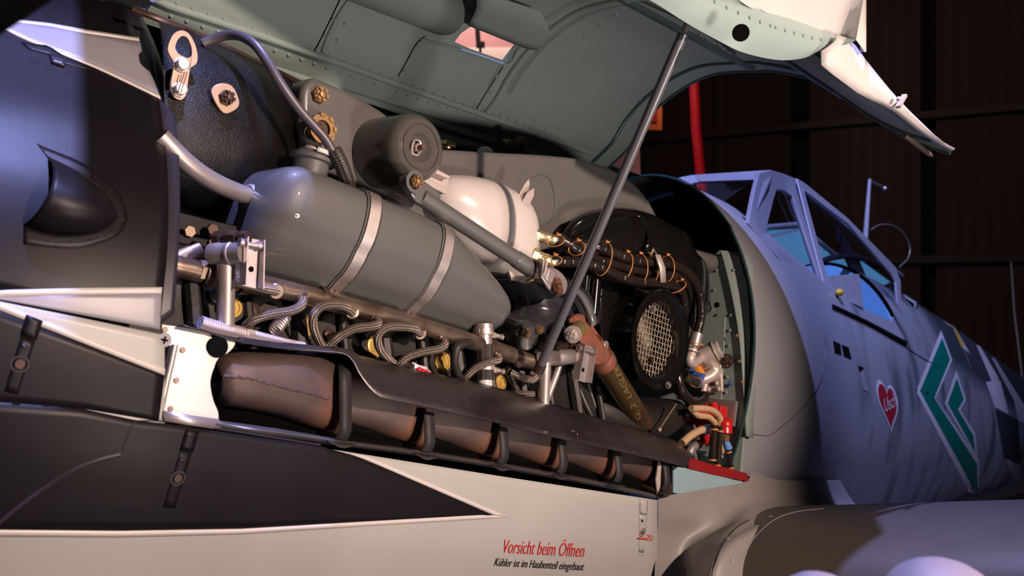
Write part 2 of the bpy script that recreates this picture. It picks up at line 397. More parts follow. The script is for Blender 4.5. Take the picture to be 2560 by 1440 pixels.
m.grid(SKN.patch([(-250, -64), (64, 94), (250, 170), (398, 241)], [(-250, -56), (56, 100), (245, 176), (400, 250)], 24, 1, .001))
m.grid(SKN.patch([(-60, 742), (0, 726), (200, 721), (403, 719)], [(-60, 752), (0, 742), (200, 737), (402, 734)], 24, 1, .001))
m.mat(0)
rivets(m, SKN, [(388, 515), (386, 588), (377, 658), (374, 705), (283, 708), (307, 484), (104, 672), (142, 681), (303, 607), (103, 251), (107, 305), (390, 446), (200, 640), (60, 640)], .0042, .35)
m.mat(1); rivets(m, SKN, [(130, 752), (200, 762), (278, 774), (350, 796), (380, 800)], .0045, .15)
m.mat(0)
for a in ((82, 155), (125, 172), (177, 187)): m.lathe(SKN.at(*a, .001), SKN.nrm(*a), [(0, .007), (.0015, .006), (.0015, .004), (0, .0035), (0, 0)], 14)
m.build('cowl_skin', [M['black'], M['nosegrey'], M['white']], nc, solid=.002, smooth=50)
# latch of the top filler door
m = MB(); m.grid(SKN.patch([(52, 110), (120, 118), (165, 148), (228, 172)], [(70, 126), (120, 140), (165, 166), (222, 176)], 12, 3, .0012)); 
m.build('access_door', M['black'], nc, solid=.002)
m = MB(); m.grid(SKN.patch([(122, 142), (165, 152)], [(127, 162), (160, 172)], 4, 3, .003)); m.build('door_latch', M['strip'], nc, solid=.003)
m = MB(); m.tube([SKN.at(*a, .0006) for a in sm2([(155, 40), (190, 60), (222, 95), (243, 135), (236, 158), (222, 170)])], .0011, 6); m.build('panel_seam', M['cblack'], nc)
# joggled edge strip
m = MB(); oe = resample([V((a, b, 0)) for a, b in edge], 41)
ie = resample([V((a, b, 0)) for a, b in sm2([(310, -60), (335, 0), (385, 100), (412, 180), (436, 280), (447, 370), (451, 480), (449, 600), (443, 690), (436, 785)])], 41)
m.grid([[SKN.at(*(V((oe[i].x-8, oe[i].y, 0)).lerp(ie[i], j/4))[:2], -.003) for j in range(5)] for i in range(41)])
m.build('edge_strip', M['strip'], nc, solid=.002)
m = MB()
for a in [(330, 48), (378, 137), (410, 235), (413, 257), (433, 376), (437, 513), (427, 650), (415, 766)]: m.dome(SKN.at(*a, -.003), SKN.nrm(*a), .0034, .4)
m.build('rivet_row', M['white'], nc)
# small teardrop air scoop

top = sm2([(118, 398), (160, 420), (210, 448), (252, 480), (277, 515), (287, 540)]); bot = sm2([(58, 562), (110, 580), (170, 585), (225, 580), (262, 566), (285, 545)])
A = resample([V((a, b, 0)) for a, b in top], 17); B = resample([V((a, b, 0)) for a, b in bot], 17); rows = []
for i in range(17):
    u = i/16; hh = .052*(1-u**2.2)**.75; row = []
    for j in range(15):
        v = j/14; q = A[i].lerp(B[i], v); row.append(SKN.at(q.x, q.y)+V((0, -1, 0))*hh*math.sin(math.pi*v)**.62-AX*.0*u)
    rows.append(row)
m = MB(); m.grid(rows); sc = m.build('air_scoop', M['black'], nc, solid=.0018, off=1)
ft = sm2([(90, 360), (115, 372), (190, 402), (250, 438), (300, 490), (319, 545)]); fb = sm2([(57, 612), (120, 620), (200, 622), (262, 605), (300, 585), (318, 552)])
m = MB(); fi = [V((a, b, 0)) for a, b in ft]+[V((a, b, 0)) for a, b in fb[::-1]]; fo = resample(fi, 49)
ii = resample(A+B[::-1], 49)
m.grid([[SKN.at(*(fo[i].lerp(ii[i], j/3))[:2], .0022) for j in range(4)] for i in range(49)])
rivets(m, SKN, [(110, 378), (158, 398), (237, 442), (277, 476), (305, 548), (127, 602), (175, 606), (220, 603), (265, 594)], .0042, .6)
m.build('scoop_flange', M['black'], sc, solid=.0015)
# --- lower cowl
lc = thing('lower_cowling', AC(1.0, -.45, -.3), 'lower cowling with white-edged black arrow and red lettering, beneath the exhausts', 'engine cowling')
TOPE = [(-330, 620), (0, 752), (200, 795), (330, 815), (408, 838), (414, 930), (400, 1010), (383, 1045)]
topl = [(-330, 640), (0, 754), (200, 794), (330, 818), (400, 831), (414, 838)]
m = MB(); rows = SKL.patch([(-330, 640), (0, 754), (200, 794), (410, 838)], [(-330, 790), (0, 905), (200, 985), (410, 1060)], 26, 10)
m.grid(rows)
m.grid(SKL.patch([(-330, 790), (0, 905), (200, 985), (410, 1060), (860, 1128), (1250, 1190), (1642, 1250)], [(-330, 1640), (1640, 1640)], 60, 26))
m.mat(1)   # black arrow
m.grid(SKL.patch([(-250, 700), (0, 775), (200, 853), (410, 937)], [(-250, 990), (0, 1010), (200, 1020), (395, 1052)], 26, 8, .0006))
m.grid(SKL.patch([(-250, 985), (0, 1005), (200, 1020), (340, 1050), (410, 1058), (800, 1115), (890, 1140), (1232, 1284)], [(-250, 1318), (0, 1323), (300, 1326), (600, 1322), (900, 1306), (1236, 1286)], 60, 12, .0006))
m.mat(2)
m.grid(SKL.patch([(-250, 680), (0, 757), (200, 838), (411, 921)], [(-250, 700), (0, 776), (200, 855), (410, 938)], 24, 1, .0009))
m.grid(SKL.patch([(868, 1132), (915, 1140), (1268, 1291)], [(868, 1132), (895, 1141), (1228, 1285)], 20, 1, .0009))
m.grid(SKL.patch([(-250, 1318), (0, 1322), (300, 1325), (600, 1320), (900, 1303), (1200, 1286), (1262, 1290)], [(-250, 1336), (0, 1339), (300, 1341), (600, 1334), (900, 1315), (1200, 1297), (1268, 1292)], 50, 1, .0009))
m.mat(1)
rivets(m, SKL, [(128, 846), (115, 892), (95, 930)], .005, .12)
m.mat(0); rivets(m, SKL, [(210, 813), (267, 828), (340, 851), (368, 858), (72, 1360), (338, 1355), (1165, 1243), (1428, 1283), (1394, 1331), (1422, 1333), (1144, 1346), (1300, 1310), (1580, 1395), (1575, 1360), (1370, 1425), (1395, 1430), (930, 1360)], .004, .14)
m.build('cowl_skin', [M['grey'], M['black'], M['white']], lc, solid=.002, smooth=50)
m = MB()
put_text(m, lambda x, y: SKL.at(x, y, .0034), 'Vorsicht beim Öffnen', (1256, 1380), (1458, 1391), (3, -34), .28)
lab(m.build('warning_text', M['redtxt'], lc), 'red slanted lettering')
m = MB()
put_text(m, lambda x, y: SKL.at(x, y, .0034), 'Kühler ist im Haubenteil eingebaut', (1233, 1412), (1457, 1424), (3, -20), .28)
lab(m.build('note_text', M['blktxt'], lc), 'black slanted lettering')
m = MB()
put_text(m, lambda x, y: SKL.at(x, y, .0036), 'ZU', (1615, 1350), (1629, 1351), (0, -15))
m.grid(SKL.patch([(1591, 1340), (1614, 1342)], [(1591, 1344), (1614, 1346)], 4, 1, .0075))
lab(m.build('closed_mark', M['redtxt'], lc), 'small red mark beside the rear latch')
# seams and raised lip on the lower cowl
m = MB()
m.tube([SKL.at(*a, .001) for a in sm2([(340, 1052), (322, 1075), (300, 1138)])], .0022, 8)
m.tube([SKL.at(*a, .001) for a in sm2([(300, 1136), (250, 1148), (190, 1170), (130, 1205), (60, 1255), (-20, 1320), (-120, 1400)])], .0035, 8)
m.tube([SKL.at(*a, .001) for a in sm2([(340, 1052), (400, 1052), (520, 1068), (800, 1112)])], .0015, 8)
m.build('raised_seam', M['strip'], lc)
m = MB(); m.tube([SKL.at(*a, .0003) for a in sm2([(50, 1328), (110, 1375), (170, 1408), (270, 1438), (360, 1460)])], .0012, 6)
m.build('seam_wire', M['tan'], lc)
m = MB(); m.tube([SKL.at(*a, .0004) for a in sm2([(745, 1105), (735, 1170), (700, 1290), (665, 1345), (600, 1430), (560, 1480)])], .0007, 6)
m.build('panel_seam', M['cblack'], lc); m = MB(); m.tube([SKL.at(*a, .0004) for a in sm2([(1015, 1190), (985, 1320), (940, 1420), (915, 1460)])], .0005, 6)
m.build('panel_seam', M['cblack'], lc)
def toggle(px, name, lbl, col, rot=0, marks=True):
    """over-centre latch sunk in the skin: px = four corners (tl, tr, br, bl)"""
    tl, tr, br, bl = [V((a, b, 0)) for a, b in px]
    def q(u, v): return (tl.lerp(tr, u)).lerp(bl.lerp(br, u), v)
    def qp(u, v, o): p = q(u, v); return SKL.at(p.x, p.y, o)
    m = MB(); m.grid([[qp(.12+.76*u/3, .28+.68*v/8, .0016) for u in range(4)] for v in range(9)]); m.mat(1)
    m.grid([[qp(.3+.25*u/2, .36+.05*v, .002) for u in range(3)] for v in range(2)])
    m.lathe(qp(.5, .6, .0018), SKL.nrm(*q(.5, .6)[:2]), [(0, .0105), (.0014, .0105), (.0014, .0085), (.0, .008), (0.0006, 0)], 20)
    t = m.build(name, [col, M['strip']], lc, solid=.0012); t['label'] = lbl
    m = MB()
    for a, b in (((0, 0), (0, 1)), ((1, 0), (1, 1)), ((0, 1), (1, 1))):
        m.tube([qp(a[0]+(b[0]-a[0])*k/6, a[1]+(b[1]-a[1])*k/6, .0006) for k in range(7)], .0016, 6)
    m.build('latch_slot', M['cblack'], t)
    m = MB(); m.grid([[qp(.1+.8*u/3, .02+.25*v/4, .0018+.0015*math.sin(math.pi*u/3)) for u in range(4)] for v in range(5)])
    m.build('latch_hook', col, t, solid=.002)
    m = MB(); p = q(.5, .6); m.lathe(qp(.5, .6, .002), SKL.nrm(p.x, p.y), [(0, .006), (.002, .0055), (.002, 0)], 16); m.build('latch_screw', M['dark_bolt'] if marks else M['rust'], t)
    return t
toggle([(62, 780), (112, 800), (46, 995), (2, 985)], 'cowl_latch', 'black latch sunk in the black nose panel at the far left', M['black'])
toggle([(460, 1068), (500, 1075), (438, 1278), (398, 1274)], 'cowl_latch', 'black latch with worn white ring beneath the bright metal plate', M['black'])
toggle([(1596, 1246), (1618, 1250), (1609, 1386), (1593, 1385)], 'cowl_latch', 'pale grey latch near the right end of the lower cowling beside the red mark', M['grey'], marks=False)
m = MB(); p = SKL.at(369, 1004, .001); n_ = SKL.nrm(369, 1004)
m.lathe(p, n_, [(0, .0115), (.001, .0105), (.001, .007), (-.002, .006), (-.002, 0)], 18); m.mat(1); m.lathe(p+n_*.0002, n_, [(0, .006), (.0005, 0)], 12)
lab(m.build('cowl_screw', [M['tan'], M['cblack']], lc), 'worn bare-metal screw ring')
m = MB(); p = SKL.at(410, 850, .001); n_ = SKL.nrm(410, 850)
m.lathe(p, n_, [(0, .010), (.001, .009), (.001, 0)], 18); m.mat(1)
u_ = AX*.005; v_ = AN*.005
m.box(p+n_*.0015, u_, v_*.25, n_*.0004); m.box(p+n_*.0015, v_, u_*.25, n_*.0004)
lab(m.build('cross_screw', [M['nosegrey'], M['cblack']], lc), 'cross-slot screw')
# --- propeller blade
t = thing('propeller', AC(-.25, 0, .0), 'dark propeller blade crossing the top left corner of the photo', 'propeller')
c0 = P(-300, 330, -.9); c1 = P(420, -330, -.9)
rows = []
for i in range(13):
    u = i/12; a = P(-330+700*u, 310-470*u, -.95); wd = .16+.05*math.sin(math.pi*u)
    d = (c1-c0).normalized(); up = (d.cross(ray(100, 50))).normalized()
    if up.z < 0: up = -up
    ring = []
    for k in range(20):
        an = 2*math.pi*k/20; ring.append(a+up*wd*(1+math.cos(an))+ray(60, 60).normalized()*.016*math.sin(an)*(1+.3*math.cos(an)))
    rows.append(ring)
m = MB(); m.loft(rows); m.build('blade', M['cblack'], t)
# --- fuselage
FWT = [(2.0, .466), (2.2, .466), (2.6, .462), (3.0, .452), (3.5, .432), (4, .405), (5, .335), (6, .262), (7.3, .17), (9, .1)]
FHC = [(2.0, .30), (3, .33), (4, .40), (5, .48), (7, .62), (9, .75)]
FTP = [(2.0, .90), (2.22, .931), (2.6, .955), (3.7, 1.02), (4.3, 1.06), (5, 1.085), (7.3, 1.09), (9, 1.05)]
FBT = [(2, -.35), (4, -.2), (5, .02), (7, .3), (9, .5)]
def fus(s, a, side=-1):                      # a: 0 top .. pi bottom
    w_ = sinterp(FWT, s); hc = sinterp(FHC, s); ht = sinterp(FTP, s); hb = sinterp(FBT, s)
    c = math.cos(a); y = side*w_*abs(math.sin(a))**(1 if c > 0 else .75)
    return AC(s, y, hc+(ht-hc)*c if c > 0 else hc+(hc-hb)*c)
SS = [2.2+.06*i for i in range(45)]+[4.9+.15*i for i in range(28)]
AA = [math.pi*i/48 for i in range(49)]
SKF = Skin(lambda s, a: fus(s, a), SS, AA)
def angh(s, h):
    hc = sinterp(FHC, s); ht = sinterp(FTP, s); return math.acos(max(-1, min(1, (h-hc)/(ht-hc)))) if h > hc else math.pi/2
SILL = [(2.45, .86), (2.62, .78), (2.90, .715), (3.25, .69), (3.62, .665), (3.80, .66)]
fu = thing('fuselage', AC(3.5, 0, -.3), 'blue-lit mottled grey aircraft fuselage with cockpit, behind the open engine bay', 'aircraft fuselage')
m = MB()
for sd in (-1, 1):
    m.grid([[fus(s, a, sd) for a in [math.pi*i/48 for i in range(49)]] for s in [2.2+.05*i for i in range(6)]])
    mid = [2.45+.06*i for i in range(23)]; mid = [x for x in mid if x < 3.6]+[3.62]
    m.grid([[fus(s, angh(s, interp(SILL, s))+(math.pi-angh(s, interp(SILL, s)))*i/40, sd) for i in range(41)] for s in mid])
    m.grid([[fus(s, math.pi*i/48, sd) for i in range(49)] for s in [3.62, 3.7, 3.78]+[3.9+.15*i for i in range(34)]])
m.build('fuselage_skin', None or [bpy.data.materials.new('tmp')], fu, smooth=60)
FUS = bpy.data.objects['fuselage_skin']
def camo():
    """grey-violet side paint with soft dark mottling, darker spine"""
    mt = M['vio'].copy(); mt.name = 'mottled_grey_paint'; nt = mt.node_tree; N = nt.nodes; L = nt.links; b = N['Principled BSDF']
    tc = N.new('ShaderNodeTexCoord'); mp = N.new('ShaderNodeMapping'); mp.inputs['Rotation'].default_value = (0, -PH, 0); mp.inputs['Scale'].default_value = (3.2, 3.2, 1.3)
    L.new(tc.outputs['Object'], mp.inputs[0]); nz = N.new('ShaderNodeTexNoise'); nz.inputs['Scale'].default_value = 1.6; nz.inputs['Detail'].default_value = 1.5; nz.inputs['Distortion'].default_value = .1; L.new(mp.outputs[0], nz.inputs[0])
    mr = N.new('ShaderNodeMapRange'); mr.interpolation_type = 'SMOOTHSTEP'; mr.inputs[1].default_value = .48; mr.inputs[2].default_value = .70; mr.inputs[4].default_value = .8
    L.new(nz.outputs[0], mr.inputs[0])
    sp = N.new('ShaderNodeSeparateXYZ'); L.new(tc.outputs['Object'], sp.inputs[0])
    def dot(ax, az, lo, hi):
        a = N.new('ShaderNodeMath'); a.operation = 'MULTIPLY'; a.inputs[1].default_value = ax; L.new(sp.outputs[0], a.inputs[0])
        c = N.new('ShaderNodeMath'); c.operation = 'MULTIPLY_ADD'; c.inputs[1].default_value = az; L.new(sp.outputs[2], c.inputs[0]); L.new(a.outputs[0], c.inputs[2])
        r = N.new('ShaderNodeMapRange'); r.interpolation_type = 'SMOOTHSTEP'; r.inputs[1].default_value = lo; r.inputs[2].default_value = hi; L.new(c.outputs[0], r.inputs[0]); return r.outputs[0]
    org = V(fu['_o']); o = AC(0, 0, 0)-org
    hof = org.x*0
    # height in the aircraft frame measured from the fuselage origin
    base = -.3
    spine = dot(sp_, cp_, .62-base, .78-base); aft = dot(cp_, -sp_, .55, 1.0)
    fw = dot(cp_, -sp_, -.65, -.35)
    mm = N.new('ShaderNodeMath'); mm.operation = 'MULTIPLY'; L.new(spine, mm.inputs[0]); L.new(aft, mm.inputs[1])
    m2 = N.new('ShaderNodeMath'); m2.operation = 'MULTIPLY'; L.new(mr.outputs[0], m2.inputs[0]); L.new(fw, m2.inputs[1])
    mx = N.new('ShaderNodeMath'); mx.operation = 'MAXIMUM'; L.new(mm.outputs[0], mx.inputs[0]); L.new(m2.outputs[0], mx.inputs[1])
    mix = N.new('ShaderNodeMix'); mix.data_type = 'RGBA'; L.new(mx.outputs[0], mix.inputs[0]); old = b.inputs['Base Color'].links[0].from_socket
    L.new(old, mix.inputs[6]); mix.inputs[7].default_value = (.05, .065, .07, 1); L.new(mix.outputs[2], b.inputs['Base Color'])
    return mt
FUS.data.materials[0] = camo()
def fpatch(m, top, bot, nu=10, nv=6, off=.0015): m.grid(SKF.patch(top, bot, nu, nv, off))
# painted marks: chevron
m = MB()
def poly4(a, b, c, d, nu=8, nv=8, off=.0015): m.grid(SKF.patch([a, b], [d, c], nu, nv, off))
m.mat(0)
poly4((2352, 826), (2380, 900), (2338, 998), (2289, 978), 6, 8); 
poly4((2289, 978), (2338, 996), (2447, 1150), (2447, 1278), 8, 12)
poly4((2390, 926), (2414, 1000), (2399, 1028), (2361, 1008), 6, 6)
poly4((2361, 1008), (2400, 1026), (2437, 1082), (2444, 1152), 6, 8)
m.mat(1)
poly4((2354, 845), (2374, 898), (2334, 994), (2299, 977), 6, 8, .0025)
poly4((2299, 977), (2334, 994), (2442, 1160), (2444, 1240), 8, 12, .0025)
poly4((2391, 945), (2408, 998), (2393, 1024), (2368, 1008), 6, 6, .0025)
poly4((2368, 1008), (2394, 1024), (2432, 1088), (2437, 1130), 6, 8, .0025)
lab(m.build('chevron_emblem', [M['emwhite'], M['emgreen']], fu), 'green double chevron with white outline')
# heart with lettering
def heart(k):
    pts = []
    for i in range(48):
        t = 2*math.pi*i/48; x = 16*math.sin(t)**3; y = -(13*math.cos(t)-5*math.cos(2*t)-2*math.cos(3*t)-math.cos(4*t)); pts.append((x/16, y/17))
    return [(2219+27*k*x+10*(y)*k*1.0, 1010+72*k*y*1.06+x*13*k) for x, y in pts]
m = MB()
for k, mt_, off in ((1, 0, .0015), (.83, 1, .0025)):
    m.mat(mt_); hp = heart(k); c = (2217, 1005)
    rows = [[SKF.at(c[0]+(x-c[0])*j/6, c[1]+(y-c[1])*j/6, off) for x, y in hp] for j in range(7)]; m.grid(rows, cu=True)
m.mat(0); put_text(m, lambda x, y: SKF.at(x, y, .0035), 'Usch', (2211, 1030), (2240, 1014), (-5, -34), .1)
lab(m.build('heart_emblem', [M['emwhite'], M['emred']], fu), 'red heart with white outline and lettering')
m = MB(); m.mat(1)
poly4((2082, 852), (2100, 860), (2103, 888), (2086, 882), 4, 4); poly4((2103, 861), (2121, 869), (2128, 899), (2109, 891), 4, 4)
m.mat(0); m.build('instruction_placard', [M['nosegrey'], M['cblack']], fu)
m = MB(); poly4((2146, 918), (2158, 922), (2171, 980), (2156, 974), 4, 6); m.mat(1); poly4((2144, 914), (2160, 920), (2150, 930), (2147, 926), 2, 2, .002)
m.build('slot_cover', [M['nosegrey'], M['cblack']], fu)
m = MB(); poly4((2371, 793), (2382, 812), (2424, 884), (2402, 866), 3, 6); m.mat(1); poly4((2380, 812), (2388, 822), (2412, 870), (2400, 862), 3, 6, .0025)
m.build('fuel_triangle', [M['emwhite'], M['yel']], fu)
m = MB()
poly4((2440, 862), (2450, 866), (2496, 945), (2486, 970), 4, 8); poly4((2464, 955), (2500, 950), (2521, 1036), (2487, 1018), 4, 6)
poly4((2478, 893), (2486, 896), (2560, 1012), (2545, 1022), 4, 8); poly4((2534, 1000), (2575, 1020), (2580, 1070), (2545, 1052), 3, 5)
poly4((2515, 1147), (2551, 1163), (2549, 1268), (2538, 1218), 4, 6)
m.mat(1); poly4((2487, 1020), (2545, 1050), (2552, 1160), (2510, 1146), 5, 6, .0012)
m.build('fuselage_cross', [M['emwhite'], M['darkp']], fu)
m = MB(); m.tube([SKF.at(*a, .0008) for a in sm2([(2262, 866), (2300, 892), (2352, 920)])], .0025, 6)
m.build('panel_seam', M['strip'], fu); m = MB(); m.tube([SKF.at(*a, .0004) for a in sm2([(2325, 730), (2370, 800), (2420, 900), (2447, 1010), (2462, 1120), (2466, 1270)])], .0013, 6)
m.build('panel_seam', M['strip'], fu); m = MB(); m.tube([SKF.at(*a, .0004) for a in sm2([(2062, 840), (2066, 880), (2055, 940), (2035, 985), (1990, 1035), (1930, 1085), (1900, 1088), (1870, 1083)])], .001, 6)
m.build('panel_seam', M['strip'], fu); m = MB(); m.tube([SKF.at(*a, .0006) for a in [(2056, 940), (2075, 1030), (2082, 1180), (2082, 1262)]], .0007, 6)
m.build('panel_seam', M['strip'], fu)
m = MB(); m.grid(SKF.patch([(2078, 762), (2170, 805), (2264, 855)], [(2078, 770), (2170, 814), (2262, 866)], 16, 1, .003)); m.build('hood_gap_strip', M['cblack'], fu, solid=.004)  # black strip laid on the skin for the dark gap under the hood
m = MB(); 
for a in ((2277, 752), ): m.grid([[SKF.at(x, y, .006) for x, y in ((2262, 728), (2274, 738))], [SKF.at(x, y, .02) for x, y in ((2277, 765), (2288, 762))], [SKF.at(x, y, .002) for x, y in ((2283, 776), (2290, 768))]])
m.build('vent_scoop', M['vio'], fu, solid=.003)
# lip edge, inner flange
m = MB(); LIP = [fus(2.2, math.pi*i/60*.68, -1) for i in range(61)]
LIPS = [fus(2.2, math.pi*i/60*.68, 1) for i in range(61)]
m.tube(LIPS[::-1]+LIP[1:], .0045, 8)
lab(m.build('front_lip', M['dgreen'], fu), 'dark green front edge')
m = MB(); m.grid([[V((p.x, p.y*k, p.z))+AN*(0 if k == 1 else -(k*0))+AX*d for p in LIP] for k, d in ((1, .001), (.985, .03), (.975, .22))])
m.build('inner_flange', M['dgreen'], fu)
# firewall
m = MB()
def fw(y, h, s=2.21): return AC(s, y, h)
pts = [(-.02, .645)]+[(-.40*math.sin(a)-.02, .3+.6*math.cos(a)) for a in []]+[(-.375, .645), (-.415, .55), (-.44, .42), (-.45, .3), (-.455, .15), (-.46, .0), (-.46, -.08), (-.02, -.08)]
m.prism([fw(*p) for p in pts], AX*.012); o = m.build('firewall_plate', M['green'], fu)
m = MB(); m.prism([fw(a, b, 2.200) for a, b in ((-.14, .64), (-.285, .64), (-.287, .48), (-.14, .48))], AX*.006); m.prism([fw(a, b, 2.200) for a, b in ((-.29, .46), (-.36, .46), (-.40, -.02), (-.29, -.02))], AX*.006)
for k in range(14): m.dome(fw(-.365-.003*k, .60-.045*k, 2.206), -AX, .005, .5, 8)
for k in range(9): m.dome(fw(-.31, .60-.06*k, 2.206), -AX, .0045, .4, 8)
m.mat(1); m.dome(S(1825, 959, 2.197), -AX, .008, .5); m.mat(2); m.dome(S(1779, 857, 2.197), -AX, .0045, .1)
for a in ((1791, 762), (1789, 788)): m.dome(S(*a, 2.197), -AX, .009 if a[1] == 762 else .004, .02)
m.build('firewall_doubler', [M['green'], M['blue'], M['cblack']], fu)
m = MB()    # bright vertical stiffener angle
a_ = [S(x, y, 2.2) for x, y in ((1790, 634), (1806, 640), (1845, 820), (1862, 1030), (1866, 1090))]; b_ = [S(x, y, 2.2) for x, y in ((1796, 634), (1862, 634), (1880, 800), (1880, 900), (1868, 1090))]
m.grid([[p for p in spline(a_, 5)], [p+AX*.03 for p in spline(b_, 5)]]); m.grid([[p+AX*.0 for p in spline(a_, 5)], [p+AX*.05-V((0, -.004, 0)) for p in spline(a_, 5)]])
m.build('stiffener', M['green'], fu, solid=.003)
m = MB()
for a in ((1841, 839), (1847, 903), (1854, 954)): m = MB(); m.dome(S(*a, 2.19), -AX, .006, .7); m.build('bolt', M['gold'], fu)
m = MB(); m.grid([[AC(2.9, y, h) for y in (-.385, .385)] for h in (-.1, .60)]); m.grid([[AC(s, y, .64) for y in (-.36, .36)] for s in (2.27, 2.9)]); m.prism([AC(2.42, q*.975, h) for q, h in [(toac(fus(2.42, math.pi*a/60, sd))[1], toac(fus(2.42, math.pi*a/60, sd))[2]-.008) for sd, rg in ((-1, range(0, 22)), (1, range(21, 0, -1))) for a in rg]], AX*.01); m.build('dark_bulkhead', M['cblack'], fu)
m = MB(); rb = [(toac(fus(3.6, math.pi*a/60, sd))[1], toac(fus(3.6, math.pi*a/60, sd))[2]) for sd, rg in ((-1, range(2, 52)), (1, range(51, 1, -1))) for a in rg]
m.prism([AC(3.6, q*.97, .45+(h-.45)*.97) for q, h in rb], AX*.01); lab(m.build('rear_bulkhead', mk('sky_blue_bulkhead', (.22, .50, .72), .6), fu), 'sky-blue cockpit rear wall')
# --- wing
wr = thing('wing', AC(2.9, -1, -.2), 'smooth violet-grey wing with rounded leading edge, lower right', 'aircraft wing')
def wing(Y, c):                                 # c: -1 lower .. 0 LE .. 1 upper aft
    pk = -.040-(Y+.5)*.20; sl = 1.97+(-.45-Y)*.03
    u = abs(c); x = u*u; th = 10*(.2969*math.sqrt(x)-.126*x-.3516*x*x+.2843*x**3-.1015*x**4)/1.0003
    return AC(sl+2.1*x, Y, pk-.21+(.21*th if c > 0 else -.10*th)-(.12*max(0, x-.4) if c > 0 else 0))
m = MB(); ys = [-.38-.06*i for i in range(26)]; cs = [-1+.04*i for i in range(51)]
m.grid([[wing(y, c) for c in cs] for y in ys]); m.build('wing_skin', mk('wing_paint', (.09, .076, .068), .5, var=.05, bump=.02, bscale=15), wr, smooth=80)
# fairing
FR = [[(1645, 1246, -.452), (1683, 1236, -.456), (1720, 1230, -.458), (1790, 1218, -.462), (1866, 1203, -.466), (1885, 1180, -.466), (1950, 1200, -.455), (2100, 1200, -.435)],
      [(1645, 1300, -.440), (1690, 1290, -.452), (1725, 1285, -.462), (1800, 1268, -.475), (1880, 1250, -.48), (1920, 1245, -.475), (1990, 1240, -.462), (2120, 1235, -.44)],
      [(1642, 1350, -.430), (1690, 1345, -.440), (1728, 1335, -.455), (1800, 1318, -.50), (1860, 1290, -.525), (1930, 1272, -.51), (2010, 1266, -.48), (2140, 1262, -.45)],
      [(1636, 1440, -.420), (1675, 1435, -.437), (1712, 1405, -.462), (1752, 1375, -.515), (1830, 1330, -.565), (1930, 1290, -.55), (2020, 1272, -.52), (2160, 1270, -.47)],
      [(1630, 1600, -.38), (1665, 1600, -.405), (1702, 1560, -.45), (1740, 1490, -.53), (1790, 1400, -.59), (1900, 1330, -.60), (2040, 1290, -.56), (2180, 1285, -.5)],
      [(1630, 1900, -.30), (1665, 1900, -.34), (1700, 1800, -.42), (1735, 1640, -.53), (1780, 1540, -.61), (1900, 1430, -.62), (2080, 1340, -.58), (2200, 1310, -.52)]]
ctl = [[P(*q) for q in r] for r in FR]; r1 = [spline(r, 6) for r in ctl]; cols = list(zip(*r1)); r2 = [spline(c, 6) for c in cols]
m = MB(); m.grid([list(c) for c in r2])
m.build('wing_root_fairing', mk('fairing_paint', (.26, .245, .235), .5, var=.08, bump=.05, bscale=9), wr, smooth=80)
class Pick:
    at = Skin.at; nrm = Skin.nrm
SKW = Pick(); W_ = [[wing(y, c) for c in cs] for y in ys]; vs = [p for r in W_ for p in r]; nw = len(cs)
fs = [(i*nw+j, i*nw+j+1, (i+1)*nw+j+1, (i+1)*nw+j) for i in range(len(ys)-1) for j in range(nw-1)]; b0 = len(vs); nr = len(r2[0])
vs += [p for r in r2 for p in r]; fs += [(b0+i*nr+j, b0+i*nr+j+1, b0+(i+1)*nr+j+1, b0+(i+1)*nr+j) for i in range(len(r2)-1) for j in range(nr-1)]
SKW.b = BVHTree.FromPolygons(vs, fs)
m = MB(); m.tube([SKW.at(*a, .0004) for a in sm2([(2060, 1272), (1990, 1280), (1935, 1300), (1890, 1340), (1860, 1390), (1842, 1450)])], .0012, 6); m.build('root_seam', M['nosegrey'], wr)
m = MB(); m.tube([SKW.at(*a, .0004) for a in sm2([(1872, 1300), (1835, 1325), (1805, 1365), (1788, 1410), (1780, 1450)])], .0014, 6); m.build('root_seam', M['strip'], wr)
for a in ((1926, 1292), (1892, 1316), (1862, 1347), (1820, 1346), (1830, 1402)):
    m = MB(); m.lathe(SKW.at(*a, .0006), SKW.nrm(*a), [(0, .006), (.001, .005), (.001, 0)], 12); m.build('panel_screw', M['nosegrey'], wr)
m = MB(); m.tube([SKF.at(*a, .0005) for a in sm2([(1873, 1180), (1876, 1215), (1895, 1245), (1925, 1262), (1950, 1268)])], .0010, 6); m.build('panel_seam', M['nosegrey'], fu)
# --- pale blue tray with red strip under the hose bay
m = MB(); tr = [(1683, 1166, -.462), (1722, 1171, -.462), (1790, 1188, -.464), (1866, 1207, -.466), (1800, 1216, -.464), (1735, 1228, -.46), (1700, 1234, -.458), (1683, 1232, -.456)]
m.prism([P(*q) for q in tr], V((0, .004, 0))); m.mat(1)
m.prism([P(a, b, -.467) for a, b in ((1722, 1143), (1770, 1158), (1867, 1183), (1873, 1204), (1790, 1188), (1722, 1171))], V((0, .003, 0)))
m.mat(0); m.prism([P(1700, 1150, -.44), P(1866, 1186, -.44), P(1866, 1186, -.25), P(1700, 1150, -.25)], V((0, 0, -.004)))
tag(m.build('hose_bay_tray', [M['paleblue'], M['red']]), 'pale blue tray with a red upper edge below the hoses at the firewall', 'tray')
